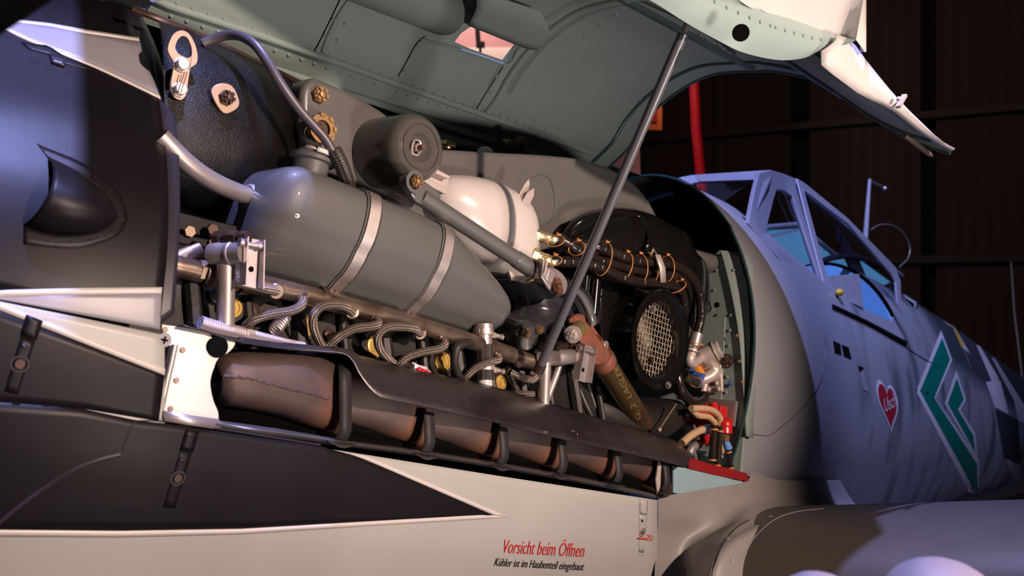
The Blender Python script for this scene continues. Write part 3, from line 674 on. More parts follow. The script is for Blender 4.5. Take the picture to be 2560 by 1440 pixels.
# ================================================================ raised cowling panel
PC = [V((a, b, 0)) for a, b in [(0, 0.862), (-0.02, 0.876), (-0.084, 0.93), (-0.126, 1.0), (-0.193, 1.065), (-0.283, 1.11), (-0.373, 1.125), (-0.494, 1.108), (-0.537, 1.1), (-0.623, 1.069), (-0.672, 1.045), (-0.739, 0.997), (-0.8, 0.943), (-0.859, 0.892), (-0.91, 0.857), (-0.954, 0.832), (-1.004, 0.81)]]
PCR = resample(spline(PC, 8), 61)
def pan(s, k, off=0):
    x = k*60; i = min(59, max(0, int(x))); q = PCR[i].lerp(PCR[i+1], x-i); sc_ = .765+.235*(s-.54)/1.447; hh = .887-.1493*(1.987-s)
    t = (PCR[i+1]-PCR[i]).normalized(); n = V((t.y, -t.x, 0))          # outward
    hh += .15*(1.987-s)*min(1, k*1.15)**1.5
    q = q*sc_ ; return AC(s, q.x-n.x*off*0, hh+(q.y-.887*sc_)) if not off else AC(s, q.x+(-n.x)*off, hh+(q.y-.887*sc_)+(-n.y)*off)
SP_ = [.56+.0475*i for i in range(31)]; SP_[-1] = 1.985
SKP = Skin(lambda s, k: pan(s, k), SP_, [i/60 for i in range(61)])
cpn = thing('raised_cowling_panel', pan(1.2, .0), 'raised engine cowling panel propped open, grey-green riveted inside, pale outside', 'engine cowling')
HOLE = [(1176, 52), (1152, 84), (1128, 101), (1176, 122), (1262, 152), (1276, 150), (1303, 108), (1240, 84)]
m = MB(); m.grid([[pan(s, i/60) for i in range(61)] for s in SP_])
m.build('panel_skin', [M['green']], cpn, smooth=60, cut=[HOLE[:3]+HOLE[3:]])
m = MB(); m.grid([[pan(s, i/60)+V((0, 0, .006))+AN*.006 for i in range(61)] for s in SP_]); lab(m.build('outer_skin', M['white'], cpn, smooth=60, cut=[HOLE]), 'white outer skin')
def along(f, a, b, step, nn=400):
    out = []; last = None
    for i in range(nn+1):
        t = i/nn; p = f.at(a[0]+(b[0]-a[0])*t, a[1]+(b[1]-a[1])*t)
        if last is None or (p-last).length >= step: out.append((a[0]+(b[0]-a[0])*t, a[1]+(b[1]-a[1])*t)); last = p
    return out
m = MB()
for a, b, st in (((427, 40), (1490, 392), .031), ((443, 8), (1490, 372), .031), ((1190, 262), (1470, 366), .03)):
    for q in along(SKP, a, b, st): m.dome(SKP.at(*q), SKP.nrm(*q), .0044, .75, 8)
for L in ([(833, 48), (811, 88), (796, 116)], [(862, 60), (843, 100), (822, 140), (830, 145)], [(1043, 112), (1026, 143), (1011, 176)], [(1245, 250), (1228, 280)], [(1225, 230), (1240, 190), (1275, 150), (1197, 269)], [(1585, 20), (1540, 36), (1500, 60), (1462, 92)],
          [(1512, 395), (1535, 360), (1552, 330), (1575, 290), (1600, 250), (1633, 213), (1670, 190)]):
    for q in L: m.dome(SKP.at(*q), SKP.nrm(*q), .0044, .75, 8)
m.build('rivets', M['green'], cpn)['kind'] = 'stuff'
def ridge(m, pts, r, flat=.5, off=0):
    pts = [SKP.at(*q) for q in pts]; m.tube(pts, r, 12)
m = MB(); ridge(m, sm2([(330, -16), (700, 106), (1100, 248), (1478, 382)], 8), .0085); m.build('hinge_stringer', M['green'], cpn)
m = MB(); ridge(m, sm2([(880, -10), (852, 30), (828, 75), (809, 122), (815, 130)], 5), .006); ridge(m, [(1, 1)], 0) if False else None
m.build('stiffening_bead', M['green'], cpn)
m = MB()
def fband(m, s0, s1, k0, k1, off):
    m.grid([[pan(s, k0+(k1-k0)*i/40, off) for i in range(41)] for s in (s0, s1)])
s3 = toac(SKP.at(1205, 272))[0]
m.tube([pan(s3+.02, .06+.9*i/40) for i in range(41)], .011, 12)
m.build('inner_former', M['green'], cpn)
m = MB(); fband(m, s3-.03, s3+.055, .05, .95, -.002); m.build('former_flange', M['green'], cpn, solid=.002)
m = MB(); fband(m, 1.90, 1.99, .0, 1, -.003); m.tube([pan(1.905, i/50) for i in range(51)], .007, 10); m.tube([pan(1.985, i/50) for i in range(51)], .005, 10)
lab(m.build('rear_frame', mk('dark_teal_paint', (.045, .085, .08), .3, var=.05), cpn, solid=.002), 'dark teal rear frame')
m = MB(); kk = .48; m.tube([pan(1.35+.6*i/8, .50) for i in range(9)], .012, 10); m.tube([pan(1.30+.66*i/8, .74) for i in range(9)], .012, 10); m.build('stringer', mk('dark_blue_green', (.05, .075, .08), .35), cpn)
m = MB()
for L in ([(858, -20), (825, 50), (800, 100), (783, 132)], [(1062, 90), (1040, 110), (1015, 155), (995, 190)], [(1258, 165), (1225, 215), (1190, 273)], [(1160, -10), (1157, 40)]):
    m = MB(); m.tube([SKP.at(a, b, .001) for a, b in sm2(L)], .0012, 6); m.build('panel_seam', M['cblack'], cpn)
# bulge channel and flap
m = MB(); a0 = SKP.at(820, -90); a1 = SKP.at(1085, 18)
cen = [SKP.at(820+ (1090-820)*i/10, -95+(112)*i/10, -.012) for i in range(11)]
d = (cen[-1]-cen[0]).normalized(); rows = []
for i, c in enumerate(cen):
    n_ = SKP.nrm(*(820+27*i, -95+11.2*i)); u = n_; w_ = d.cross(u).normalized()
    rows.append([c+(u*math.cos(t)*.062+w_*math.sin(t)*.062)+(d*(.05*math.cos(t)) if i == 10 else V()) for t in [math.radians(-115+230*k/24) for k in range(25)]])
m.grid(rows); m.build('gun_bulge', M['green'], cpn, solid=.002)
m = MB(); fl = SKP.patch([(1165, -60), (1345, 0), (1352, 20)], [(1158, 42), (1300, 100), (1330, 105)], 10, 8, .03)
for j, r in enumerate(fl):
    for i in range(len(r)): r[i] = r[i]+AY*(-.045*math.sin(math.pi*min(1, j/8))*.6)
m.grid(fl); m.build('cover_flap', M['green'], cpn, solid=.002)
m = MB(); m.grid(SKP.patch([(855, 38), (940, 68), (1050, 112), (1120, 140)], [(850, 30), (935, 60), (1050, 98), (1125, 112)], 12, 1, .004)) if False else None
m.tube([SKP.at(*q, .002) for q in sm2([(1050, 98), (1130, 118), (1200, 140), (1268, 160), (1290, 128), (1300, 118)], 4)], .004, 8)
m.build('hole_edge', M['green'], cpn)
# free edge: dark rail with bright rivets, pale lip, intake fairing
m = MB(); low = sm2([(1500, -58), (1620, -2), (1720, 60), (1800, 104), (1860, 132), (1945, 150), (2010, 145), (2055, 126)], 6); upp = sm2([(1620, -110), (1760, -30), (1830, 0), (1900, 25), (2000, 55), (2085, 86), (2120, 92), (2140, 100)], 6)
LW = resample([P(a, b, -.80-.12*i/(len(low)-1)) for i, (a, b) in enumerate(low)], 41); UP_ = resample([P(a, b, -.83-.13*i/(len(upp)-1)) for i, (a, b) in enumerate(upp)], 41)
m.grid([[LW[i].lerp(UP_[i], j/6)+V((0, -.018*math.sin(math.pi*j/6), 0)) for i in range(41)] for j in range(7)])
for i in range(17):
    t = i/16; q = (1700+400*t+35*t*t, 2+58*t+35*t*t); lo_ = LW[int(8+30*t)].lerp(UP_[int(8+30*t)], .62)+V((0, -.0178, 0)); m.dome(lo_, (CAM-lo_), .0032, .4, 8)
m.mat(1); c_ = P(1852, 82, -.905); 
m.lathe(c_+(CAM-c_)*.012, CAM-c_, [(-.001, .0145), (.001, .0145), (.001, 0)], 16)
lab(m.build('pale_lip', [M['teal'], M['cblack']], cpn, smooth=60), 'pale teal lip of the intake opening')
m = MB(); top_ = resample([P(a, b, -.86-.13*t) for a, b, t in ((1640, -200, 0), (1900, -160, .4), (2050, -160, .8), (2168, -160, 1.2))], 21)
low_ = [UP_[i*2] for i in range(21)]; rt = [P(2163, -150, -1.02), P(2163, 0, -1.0), P(2160, 140, -.97), P(2163, 155, -.96)]
rows = []
for j in range(9):
    r = [low_[i].lerp(top_[i], j/8)+V((0, -.03*math.sin(math.pi*i/24)*j/8, 0)) for i in range(21)]
    rows.append(r+[P(2163-2*j*.3, 130-280*j/8, -.97), P(2166, 130-280*j/8, -.86), P(2150, 130-280*j/8, -.74)])
m.grid(rows); lab(m.build('intake_fairing', M['white'], cpn, smooth=75), 'white intake fairing outside the panel')
m = MB()    # white torn-shaped corner piece and its dark backing
def strip3(A, B, n=14, bul=.01):
    A = resample([P(*q) for q in A], n); B = resample([P(*q) for q in B], n); return [[A[i].lerp(B[i], j/4)+V((0, -bul*math.sin(math.pi*j/4), 0)) for i in range(n)] for j in range(5)]
m.grid(strip3([(2090, 88, -.94), (2125, 100, -.94), (2160, 150, -.95), (2215, 218, -.97), (2265, 275, -.985), (2340, 352, -1.0), (2378, 376, -1.0)], [(2052, 128, -.93), (2040, 152, -.93), (2060, 172, -.935), (2150, 238, -.95), (2225, 270, -.97), (2300, 330, -.99), (2372, 374, -1.0)]))
m.build('corner_fairing', M['white'], cpn, solid=.003)
m = MB(); m.tube([P(2262, 338, -.93), P(2273, 346, -.935), P(2322, 384, -.95), P(2331, 391, -.955)], [.0065, .0065, .006, .003], 10); m.build('locating_pin', M['tan'], cpn)
m = MB(); m.bar(P(2245, 268, -.99), P(2262, 238, -.995), .006, .01); m.ball(P(2247, 247, -.995), .005); m.build('hook', M['cast'], cpn)
m = MB()
for x, y in ((1751, 86), (1768, 97), (1797, 113), (1809, 123), (1824, 132), (1837, 120)): m.dome(SKP.at(x, y), SKP.nrm(x, y), .0075, .35, 10)
m.build('bright_rivets', M['steel'], cpn)['kind'] = 'stuff'
m = MB(); m.tube([SKP.at(*q, .001) for q in sm2([(1600, -2), (1700, 44), (1790, 96), (1838, 132)], 4)], .004, 8); m.build('edge_stringer', M['strip'], cpn)
# fixed hinge beam along the top centreline
m = MB()
def band(A, B, Y, n=30, off=0):
    A = resample([P(a, b, Y) for a, b in A], n); B = resample([P(a, b, Y+.0) for a, b in B], n); return [[A[i], B[i]] for i in range(n)]
m.grid(band([(330, 30), (740, 180), (1100, 300), (1340, 372), (1520, 420)], [(330, 42), (740, 196), (1100, 320), (1340, 390), (1520, 428)], .0))
m.grid(band([(400, 66), (740, 202), (1030, 308), (1340, 396)], [(430, 95), (740, 232), (1040, 345), (1340, 400)], .012))
m.mat(1); m.grid(band([(400, 58), (740, 194), (1040, 300), (1340, 388)], [(400, 110), (740, 212), (1040, 318), (1340, 402)], .02)); m.mat(0)
m.tube([P(330, 24, -.004), P(740, 165, -.004), P(1510, 412, -.004)], .004, 10)
for k in range(24):
    t = k/23; p = P(620+700*t, 160+235*t-6*math.sin(3*t), .008); m.dome(p, CAM-p, .003, .4, 8)
tag(m.build('hinge_beam', [M['green'], M['cblack']], solid=.003), 'grey-green hinge beam along the top centreline below the raised panel', 'hinge beam')
# dark inside of upper deck
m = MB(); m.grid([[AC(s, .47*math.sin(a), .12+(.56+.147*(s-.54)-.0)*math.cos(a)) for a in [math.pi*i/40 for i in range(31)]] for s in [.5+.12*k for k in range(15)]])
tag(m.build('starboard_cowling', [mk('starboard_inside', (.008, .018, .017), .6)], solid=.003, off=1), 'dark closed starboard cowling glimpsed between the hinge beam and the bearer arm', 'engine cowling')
# support rod
rd = thing('support_rod', P(1350, 920, -.44), 'slim grey support rod slanting across the bay and holding the raised panel open', 'rod')
m = MB(); a = P(1350, 918, -.46); b = P(1708, 84, -.80); m.tube([a, b], .0098, 16); m.build('rod_tube', mk('rod_grey', (.13, .13, .15), .3, .2), rd)
m = MB(); m.tube([b, P(1718, 55, -.80)], .0055, 12); m.build('rod_tip', M['steel'], rd)
m = MB(); m.lathe(a, a-b, [(-.008, .0115), (.012, .0115), (.012, 0)], 16); m.build('rod_socket', M['dark_bolt'], rd)
# ================================================================ canopy
cn = thing('canopy', AC(3, -.2, .7), 'framed glass cockpit canopy in violet light with yellow knob and black cockpit edge', 'canopy')
def fr(m, o, i, off=(0, .02, 0)): m.ringprism([P(*q) for q in o], [P(*q) for q in i], off)
FRM = mk('canopy_frame_paint', (.30, .30, .34), .36)
m = MB()  # windscreen side quarter: outer ring around the triangular pane
O = [(1897, 432, -.20), (1925, 424, -.195), (1960, 434, -.19), (1992, 447, -.19), (2076, 772, -.375), (1940, 640, -.36), (1870, 556, -.30), (1885, 480, -.24)]
I = [(1935, 500, -.21), (1942, 476, -.205), (1960, 478, -.20), (1981, 492, -.20), (2056, 718, -.36), (1975, 648, -.35), (1913, 590, -.30), (1925, 540, -.25)]
fr(m, O, I, (.01, .02, 0)); lab(m.build('windscreen_side_frame', FRM, cn, bevel=.004), None) if False else m.build('windscreen_side_frame', FRM, cn, bevel=.004)
m = MB(); O2 = [(1700, 443, .16), (1730, 437, .13), (1918, 425, -.19), (1930, 440, -.20), (1880, 560, -.29), (1862, 545, -.28), (1700, 452, .16), (1690, 448, .18)]
I2 = [(1730, 459, .12), (1750, 455, .10), (1888, 449, -.18), (1898, 452, -.19), (1866, 543, -.275), (1860, 540, -.27), (1735, 470, .11), (1728, 464, .12)]
m.ringprism([P(*q) for q in O2], [P(*q) for q in I2], (.03, .01, 0)); m.build('windscreen_front_frame', FRM, cn, bevel=.003)
m = MB(); m.prism([P(*q) for q in [(1735, 461, .11), (1892, 452, -.185), (1864, 548, -.275)]], (.008, .004, 0)); m.build('windscreen_pane', M['glass'], cn)
m = MB(); m.prism([P(a, b, y+.006) for a, b, y in [(1934, 496, -.21), (1945, 474, -.205), (1981, 490, -.20), (2058, 720, -.36), (1912, 592, -.30)]], (0, .006, 0)); m.build('side_pane', M['glass'], cn)
m = MB(); m.prism([P(*q) for q in [(1705, 440, .17), (1918, 426, -.19), (1990, 446, -.19), (1985, 440, .1), (1800, 430, .2)]], (0, 0, .01)); m.build('roof_plate', FRM, cn) if False else None
# hood
m = MB(); O3 = [(1992, 447, -.19), (2010, 455, -.19), (2120, 545, -.19), (2240, 668, -.19), (2252, 700, -.20), (2256, 790, -.30), (2262, 855, -.385), (2080, 768, -.375)]
I3 = [(2003, 486, -.20), (2014, 480, -.20), (2120, 560, -.20), (2228, 684, -.20), (2240, 705, -.21), (2245, 775, -.29), (2228, 803, -.34), (2083, 738, -.36)]
m.ringprism([P(*q) for q in O3], [P(*q) for q in I3], (.01, .015, 0)); m.build('hood_frame', FRM, cn, bevel=.004)
m = MB(); m.prism([P(*q) for q in [(1988, 446, -.2), (1999, 452, -.2), (2084, 770, -.38), (2072, 770, -.38)]], (.004, -.006, 0)); m.build('hood_front_bar', FRM, cn, bevel=.002)
m = MB(); m.prism([P(a, b, y+.008) for a, b, y in [(2003, 484, -.2), (2120, 556, -.2), (2230, 682, -.2), (2246, 776, -.29), (2228, 805, -.34), (2083, 740, -.36)]], (0, .004, 0)); m.build('hood_pane', M['glass'], cn)
m = MB()
def st(a, b, ya, yb, wd=.012): m.bar(P(*a, ya), P(*b, yb), wd, .012, AX)
st((2005, 470), (2255, 690), .18, .18, .02); st((1925, 590), (1995, 575), .17, .2, .02); st((1995, 680), (2075, 640), .1, .2, .014)
m.tube([P(*q) for q in [(1915, 568, .2), (1995, 560, .2), (2090, 640, .2)]], .012, 8)
m.build('far_side_frame', FRM, cn)
m = MB(); m.prism([P(*q) for q in [(2090, 560, .1), (2145, 640, .1), (2165, 690, .1), (2148, 715, .1), (2095, 600, .1)]], (.02, .02, 0)); m.tube([P(*q) for q in sm2([(2010, 670), (2050, 648), (2100, 638)], 4)] if False else [P(a, b, .1) for a, b in sm2([(1998, 690), (2050, 655), (2120, 640), (2200, 660)], 4)], .014, 10)
m.tube([P(2150, 760, .05), P(2200, 725, .1), P(2240, 705, .1)], .014, 8); m.tube([P(2192, 800, -.1), P(2198, 765, -.1)], .018, 8)
m.build('cockpit_fitting', M['strip'], cn)
m = MB(); m.prism([P(*q) for q in [(2070, 690, -.34), (2148, 685, -.33), (2160, 770, -.36), (2090, 740, -.37)]], (0, .01, 0)); m.build('armoured_side_panel', FRM, cn)
m = MB(); m.ball(P(2099, 731, -.385), .013, 8, (1.5, 1, 1)); lab(m.build('yellow_knob', M['yel'], cn), 'yellow knob')
am = thing('antenna_mast', P(2165, 590, -.02), 'thin pale antenna mast with short arm above the cockpit', 'antenna')
m = MB(); m.tube([P(2163, 600, -.05), P(2174, 448, -.05)], [.013, .008], 10); m.build('mast', M['vio'], am)
m = MB(); m.tube([P(2174, 452, -.05), P(2205, 466, -.05)], .006, 8); m.ball(P(2212, 471, -.05), .012); m.build('wire_insulator', M['steel'], am)
m = MB(); q = sm2([(2178, 574), (2200, 562), (2232, 564), (2258, 582), (2274, 615), (2270, 645), (2248, 668)], 6); m.tube([P(a, b, -.02) for a, b in q], .0035, 8)
tag(m.build('antenna_loop', M['pipe']), 'thin wire antenna loop behind the canopy', 'antenna')
# ================================================================ surroundings
M['posttop'] = mk('pinkish_white_paint', (.30, .25, .25), .5)
def wpt(px, py, d): r = ray(px, py); return CAM+r*d
fl = MB(); fl.box(V((4, 1, -.05)), V((16, 0, 0)), V((0, 14, 0)), V((0, 0, .05))); struct(fl.build('floor', mk('hangar_floor', (.06, .05, .048), .4)))
cl = MB(); cl.box(V((4, 1, 8.05)), V((16, 0, 0)), V((0, 14, 0)), V((0, 0, .05))); struct(cl.build('ceiling', M['walldark']))
# far wall: panels with upright seams and beams; runs so that its courses rise to the right
A0 = wpt(1500, 720, 14.5); B0 = wpt(2700, 720, 11.2); dv = (B0-A0); dv.z = 0; L_ = dv.length; dv.normalize(); nv = V((dv.y, -dv.x, 0))
if nv.dot(CAM-A0) < 0: nv = -nv
A0 = A0-dv*14; L_ = L_+22
A0.z = 0
m = MB(); m.box(A0+dv*L_/2+V((0, 0, 4))-nv*.2, dv*L_/2, nv*.1, V((0, 0, 4)))
struct(m.build('wall_back', M['walldark']))
def onwall(px, py, o=0):
    r = ray(px, py); t = (A0-CAM).dot(nv)/r.dot(nv); p = CAM+r*t; return p+nv*o
def panelbox(x0, x1, z0, z1, mt, o=.05, th=.05):
    c = A0+dv*(x0+x1)/2+V((0, 0, (z0+z1)/2))+nv*o; mm = MB(); mm.box(c, dv*(x1-x0)/2, nv*th, V((0, 0, (z1-z0)/2))); return mm
def wx(px, py=500): return (onwall(px, py)-A0).dot(dv)
def wz(px, py): return onwall(px, py).z
mt_w = bpy.data.materials.new('ribbed_brown_panels'); mt_w.use_nodes = True; N = mt_w.node_tree.nodes; Lk = mt_w.node_tree.links; b = N['Principled BSDF']
tc = N.new('ShaderNodeTexCoord'); mp = N.new('ShaderNodeMapping'); mp.inputs['Rotation'].default_value = (0, 0, -math.atan2(dv.y, dv.x)); wv = N.new('ShaderNodeTexWave'); wv.inputs['Scale'].default_value = 1.6; wv.inputs['Distortion'].default_value = .3
Lk.new(tc.outputs['Object'], mp.inputs[0]); Lk.new(mp.outputs[0], wv.inputs[0]); mx = N.new('ShaderNodeMix'); mx.data_type = 'RGBA'; mx.inputs[6].default_value = (.055, .030, .022, 1); mx.inputs[7].default_value = (.075, .042, .032, 1); Lk.new(wv.outputs[0], mx.inputs[0]); Lk.new(mx.outputs[2], b.inputs['Base Color']); b.inputs['Roughness'].default_value = .7
xs = [wx(1000), wx(1340), wx(1560), wx(1790), wx(1982), wx(2025), wx(2305), wx(2340), wx(2620), wx(2660), wx(2900)]
def hb(x): return 2.0
zz = [0, 2.35, 4.35, 6.2, 8]
k = 0
for i in range(len(xs)-1):
    if i in (4, 6, 8): continue
    for z0, z1 in zip(zz, zz[1:]):
        mm = panelbox(xs[i]+.01, xs[i+1]-.01, z0+.02, z1-.02, None); k += 1
        struct(mm.build('trim_%d' % k, mt_w))
m = MB()
for i, z in enumerate(zz[1:-1]): mm = panelbox(xs[0], xs[-1], z-.05, z+.05, None, .16, .05); struct(mm.build('trim_%d' % (60+i), mk('beam_brown%d' % i, (.07, .045, .035), .6)))
# red post, orange sign, pink-lit side screen, added glowing blue backdrop
m = MB(); m.tube([wpt(1732, 120, 9.5), wpt(1740, 320, 9.5), wpt(1764, 560, 9.5), wpt(1775, 720, 9.5)], .055, 12); m.lathe(wpt(1775, 720, 9.5), V((0, 0, -1)), [(0, .055), (1.9, .055), (1.95, .3), (1.95, 0)], 16)
tag(m.build('red_post', mk('red_post_paint', (.55, .01, .03), .4)), 'tall red post in the dark background left of the canopy', 'post')
sg = thing('hanging_sign', wpt(1640, 320, 9), 'orange-edged sign with red centre hanging in the background', 'sign')
m = MB()
def card(px0, py0, px1, py1, d, th=.03):
    m.prism([wpt(px0, py0, d), wpt(px1, py0, d), wpt(px1, py1, d), wpt(px0, py1, d)], FW*th)
card(1560, 262, 1655, 325, 9); m.build('sign_border', mk('orange_sign', (.8, .22, .05), .5), sg)
m = MB(); card(1570, 270, 1643, 305, 8.98, .015); m.build('sign_centre', mk('red_sign', (.55, .02, .02), .5), sg)
q_ = wpt(1610, 262, 9); m = MB(); m.tube([q_, V((q_.x, q_.y, 8))], .006, 6); m.build('sign_cable', M['black'], sg)
m = MB(); m.prism([wpt(900, -300, 10), wpt(1588, -300, 10.3), wpt(1605, 700, 10.3), wpt(900, 700, 10)], FW*.05)
tag(m.build('pink_partition', mk('pink_partition_paint', (.55, .32, .32), .6)), 'pink-lit partition seen through the hole and behind the panel edge', 'partition')
m = MB(); m.prism([wpt(1080, 118, 9.6), wpt(1400, 118, 9.6), wpt(1400, 175, 9.6), wpt(1080, 175, 9.6)], FW*.05)
tag(m.build('white_board', mk('white_board_paint', (.85, .8, .72), .5)), 'bright white board seen low in the panel hole', 'board')
m = MB(); m.bar(wpt(1190, 30, 9.3), wpt(1196, 106, 9.3), .045, .03); m.bar(wpt(1190, 112, 9.2), wpt(1212, 112, 9.2), .06, .05); m.bar(wpt(1200, 106, 9.2), wpt(1203, 190, 9.2), .02, .02)
tag(m.build('track_lamp_stand', M['walldark']), 'dark lamp stand silhouetted in the panel hole', 'lamp stand')
m = MB(); m.prism([wpt(a, b, 9) for a, b in ((1885, 578), (2015, 570), (2060, 625), (2150, 650), (2226, 705), (2228, 860), (1885, 860))], FW*.05)
tag(m.build('blue_backdrop', mk('blue_backdrop_glow', (.05, .1, .2), .5, emis=((.09, .27, .55), .75))), 'glowing blue backdrop put in behind the cockpit glass', 'screen')  # blue brightness behind the panes, put in as a glowing sheet
m = MB(); m.tube([wpt(2528, 655, 7), wpt(2536, 780, 7), wpt(2560, 980, 7)], .008, 6)
tag(m.build('hanging_cable', M['tan']), 'thin cable hanging in the dark at the far right', 'cable')
arealight('partition_fill', wpt(1180, 60, 8.9)+V((0, 0, .9)), wpt(1200, 80, 10), (1, .66, .6), 34, .8, .4)  # added only to brighten the pink partition
spot('post_light', wpt(1600, -400, 7), wpt(1730, 330, 9.5), (1, .5, .4), 160, 24, .6, .2)
arealight('wall_fill', wpt(2100, 300, 5)+V((0, 0, 4)), wpt(2100, 300, 12), (1, .6, .45), 32, 3, 1)  # dim warm fill added for the back wall
m = MB(); b_ = AC(.225, -.65, 1.4); m.tube([b_-(AY+AX*.24)*.7, b_+(AY+AX*.24)*1.6], .044, 16)  # out of view, added to cast a shadow band on the nose cowl
tag(m.build('added_shade_bar', M['black']), 'unseen black bar added above the nose to shade it', 'bar')
for i, (px, py, r) in enumerate(((2045, 1512, .07), (2350, 1505, .10))):
    t = thing('barrier_post', V((wpt(px, py, .8).x, wpt(px, py, .8).y, 0)), ['white round-topped post blurred at the bottom edge, smaller left one', 'white round-topped post blurred at the bottom edge, larger right one'][i], 'post')
    c = wpt(px, py, .8 if i == 0 else .85); m = MB(); m.ball(c, r*.42, 12, (1.3, 1.3, 1)); m.build('post_top', M['posttop'], t); m = MB(); m.tube([V((c.x, c.y, 0)), c], .015, 10); m.build('post_shaft', M['black'], t)
# ================================================================ engine bay
def TL(*a): return thing(*a)
def bolt(name, p, ax, r, mt, lbl, cat='bolt', kind='hex', group=None, wash=None):
    m = MB(); ax = V(ax).normalized()
    if wash: m.lathe(p, ax, [(0, wash), (.0015, wash), (.0015, 0)], 20)
    if kind == 'hex': m.hexa(V(p)+ax*.001, ax, r, r*.8); m.lathe(V(p)+ax*r*.8, ax, [(0, r*.8), (r*.2, r*.7), (r*.25, 0)], 16)
    else: castle(m, V(p)+ax*.001, ax, r)
    return tag(m.build(name, mt, bevel=.0006), lbl, cat, group)
# ---- engine block (port cylinder bank, gearbox)
eb = TL('engine_block', AC(1.1, -.3, -.05), 'dark dirty engine cylinder bank with yellow plugs behind the leads', 'aircraft engine')
m = MB()
prof = [(-.10, .30), (-.30, .245), (-.345, .215), (-.355, .13), (-.375, .06), (-.385, -.03), (-.36, -.09), (-.10, -.12)]
rp = [V((a, b, 0)) for a, b in prof]; rpr = roundpoly(rp, .02, 4)
m.loft([[AC(s, q.x, q.y) for q in rpr] for s in (.45, 1.72)])
m.build('cylinder_bank', M['casting'], eb, bevel=.003)
m = MB(); m.loft([[AC(s, q.x, q.y) for q in roundpoly([V((a, b, 0)) for a, b in ((.25, .40), (-.12, .40), (-.20, .36), (-.20, .10), (.25, .10))], .03, 4)] for s in (.62, 1.8)]); m.build('crankcase', M['cblack'], eb)
PLUG = [(755, 815, 1), (936, 865, 1), (1103, 905, 1), (1248, 957, .8), (578, 770, .8)]
for i, (x, y, k) in enumerate(PLUG):
    c = P(x, y, -.362); ax = -AY+AN*.12; m = MB()
    m.lathe(c-ax*.004, ax, [(0, .031*k), (.004, .031*k), (.006, .029*k), (.006, 0)], 24); bz = m.build('plug_boss', M['casting'], eb)
    m = MB(); m.lathe(c+ax*.001, ax, [(0, .0205*k), (.0045, .0205*k), (.006, .0185*k), (.006, .0145*k), (.0035, .0135*k), (.0035, 0)], 28); 
    m.box(c+ax*.0045, AN*.0115*k+AX*.003, AX.cross(AN)*.0025, AX*.0035*k); lab(m.build('yellow_plug', M['yellow'], eb), 'yellow screw plug')
for i in range(9):
    c = P(530+95*i, 745+32*i, -.352); m = MB(); m.lathe(c, -AY+AN*.3, [(0, .012), (.012, .011), (.014, .006), (.014, 0)], 14); m.build('head_nut', M['dark_bolt'] if i % 2 else M['casting'], eb)
for i in range(12):
    s0 = .60+.095*i; m = MB(); m.tube([AC(s0, -.352, .19), AC(s0+.012, -.368, .13), AC(s0+.03, -.385, .05)], .008 if i % 2 else .014, 8); m.build('head_rib', M['casting'], eb)
# ---- gear casing / black mount at the front
fm = TL('front_engine_mount', P(600, 500, -.25), 'black crackle-finished front engine mount behind the header tank', 'engine mount')
B = [[(395, 50, -.20), (480, 78, -.19), (560, 113, -.18), (650, 155, -.17), (715, 190, -.16), (745, 225, -.14)],
     [(405, 100, -.27), (480, 130, -.275), (560, 165, -.275), (640, 195, -.27), (705, 225, -.245), (752, 262, -.18)],
     [(410, 230, -.30), (480, 240, -.31), (560, 262, -.31), (640, 285, -.30), (705, 300, -.28), (762, 330, -.20)],
     [(415, 380, -.31), (480, 390, -.32), (560, 400, -.32), (640, 405, -.31), (710, 400, -.28), (772, 400, -.20)],
     [(430, 520, -.27), (500, 520, -.27), (570, 530, -.26), (640, 540, -.24), (710, 520, -.22), (775, 480, -.18)],
     [(430, 620, -.16), (500, 620, -.16), (570, 620, -.16), (640, 620, -.16), (710, 600, -.16), (775, 560, -.15)]]
ctl = [spline([P(*q) for q in r], 6) for r in B]; r2 = [spline(list(c), 6) for c in zip(*ctl)]
m = MB(); m.grid(r2); m.build('mount_casting', M['crackle'], fm, smooth=80)
m = MB(); m.tube([P(a, b, y) for a, b, y in spline([V(q) for q in ((330, 22, -.19), (400, 48, -.20), (480, 80, -.19), (600, 135, -.175), (715, 190, -.16), (760, 215, -.15))], 4)], .006, 8); m.build('mount_edge', M['dark_bolt'], fm)
# tan pad with nut
tp = TL('nut_plate', P(563, 265, -.318), 'tan rounded square plate with dark castle nut on the black mount', 'plate')
m = MB(); cx = [V(q) for q in ((529, 222, 0), (552, 208, 0), (580, 214, 0), (597, 245, 0), (596, 268, 0), (570, 284, 0), (552, 276, 0), (533, 245, 0))]
m.prism([P(q.x, q.y, -.320) for q in spline(cx, 3, True)], V((0, .005, 0))); m.build('plate', M['tan'], tp, bevel=.001)
m = MB(); castle(m, P(563, 245, -.320), -AY+AX*.1, .0125, .014); m.build('castle_nut', M['dark_bolt'], tp)
# lifting eye
le = TL('lifting_eye', P(450, 250, -.315), 'tan metal lifting eye bolted beside the black nose cowling edge', 'lifting eye')
o = spline([V(q) for q in ((420, 118, 0), (432, 88, 0), (452, 76, 0), (472, 84, 0), (488, 112, 0), (494, 142, 0), (490, 160, 0), (474, 172, 0), (470, 200, 0), (466, 235, 0), (452, 250, 0), (434, 240, 0), (427, 215, 0), (434, 172, 0), (432, 150, 0), (424, 136, 0))], 4, True)
i_ = spline([V(q) for q in ((438, 118, 0), (444, 100, 0), (455, 90, 0), (468, 94, 0), (477, 112, 0), (481, 130, 0), (478, 141, 0), (468, 145, 0), (456, 140, 0), (444, 132, 0))], 5, True)
m = MB(); n_ = 64; oo = resample(o, n_, True); ii = resample(i_, n_, True)
c0 = sum(ii, V())/n_
def al(L): 
    k = max(range(len(L)), key=lambda j: -(L[j]-V((455, 60, 0))).length); return L[k:]+L[:k]
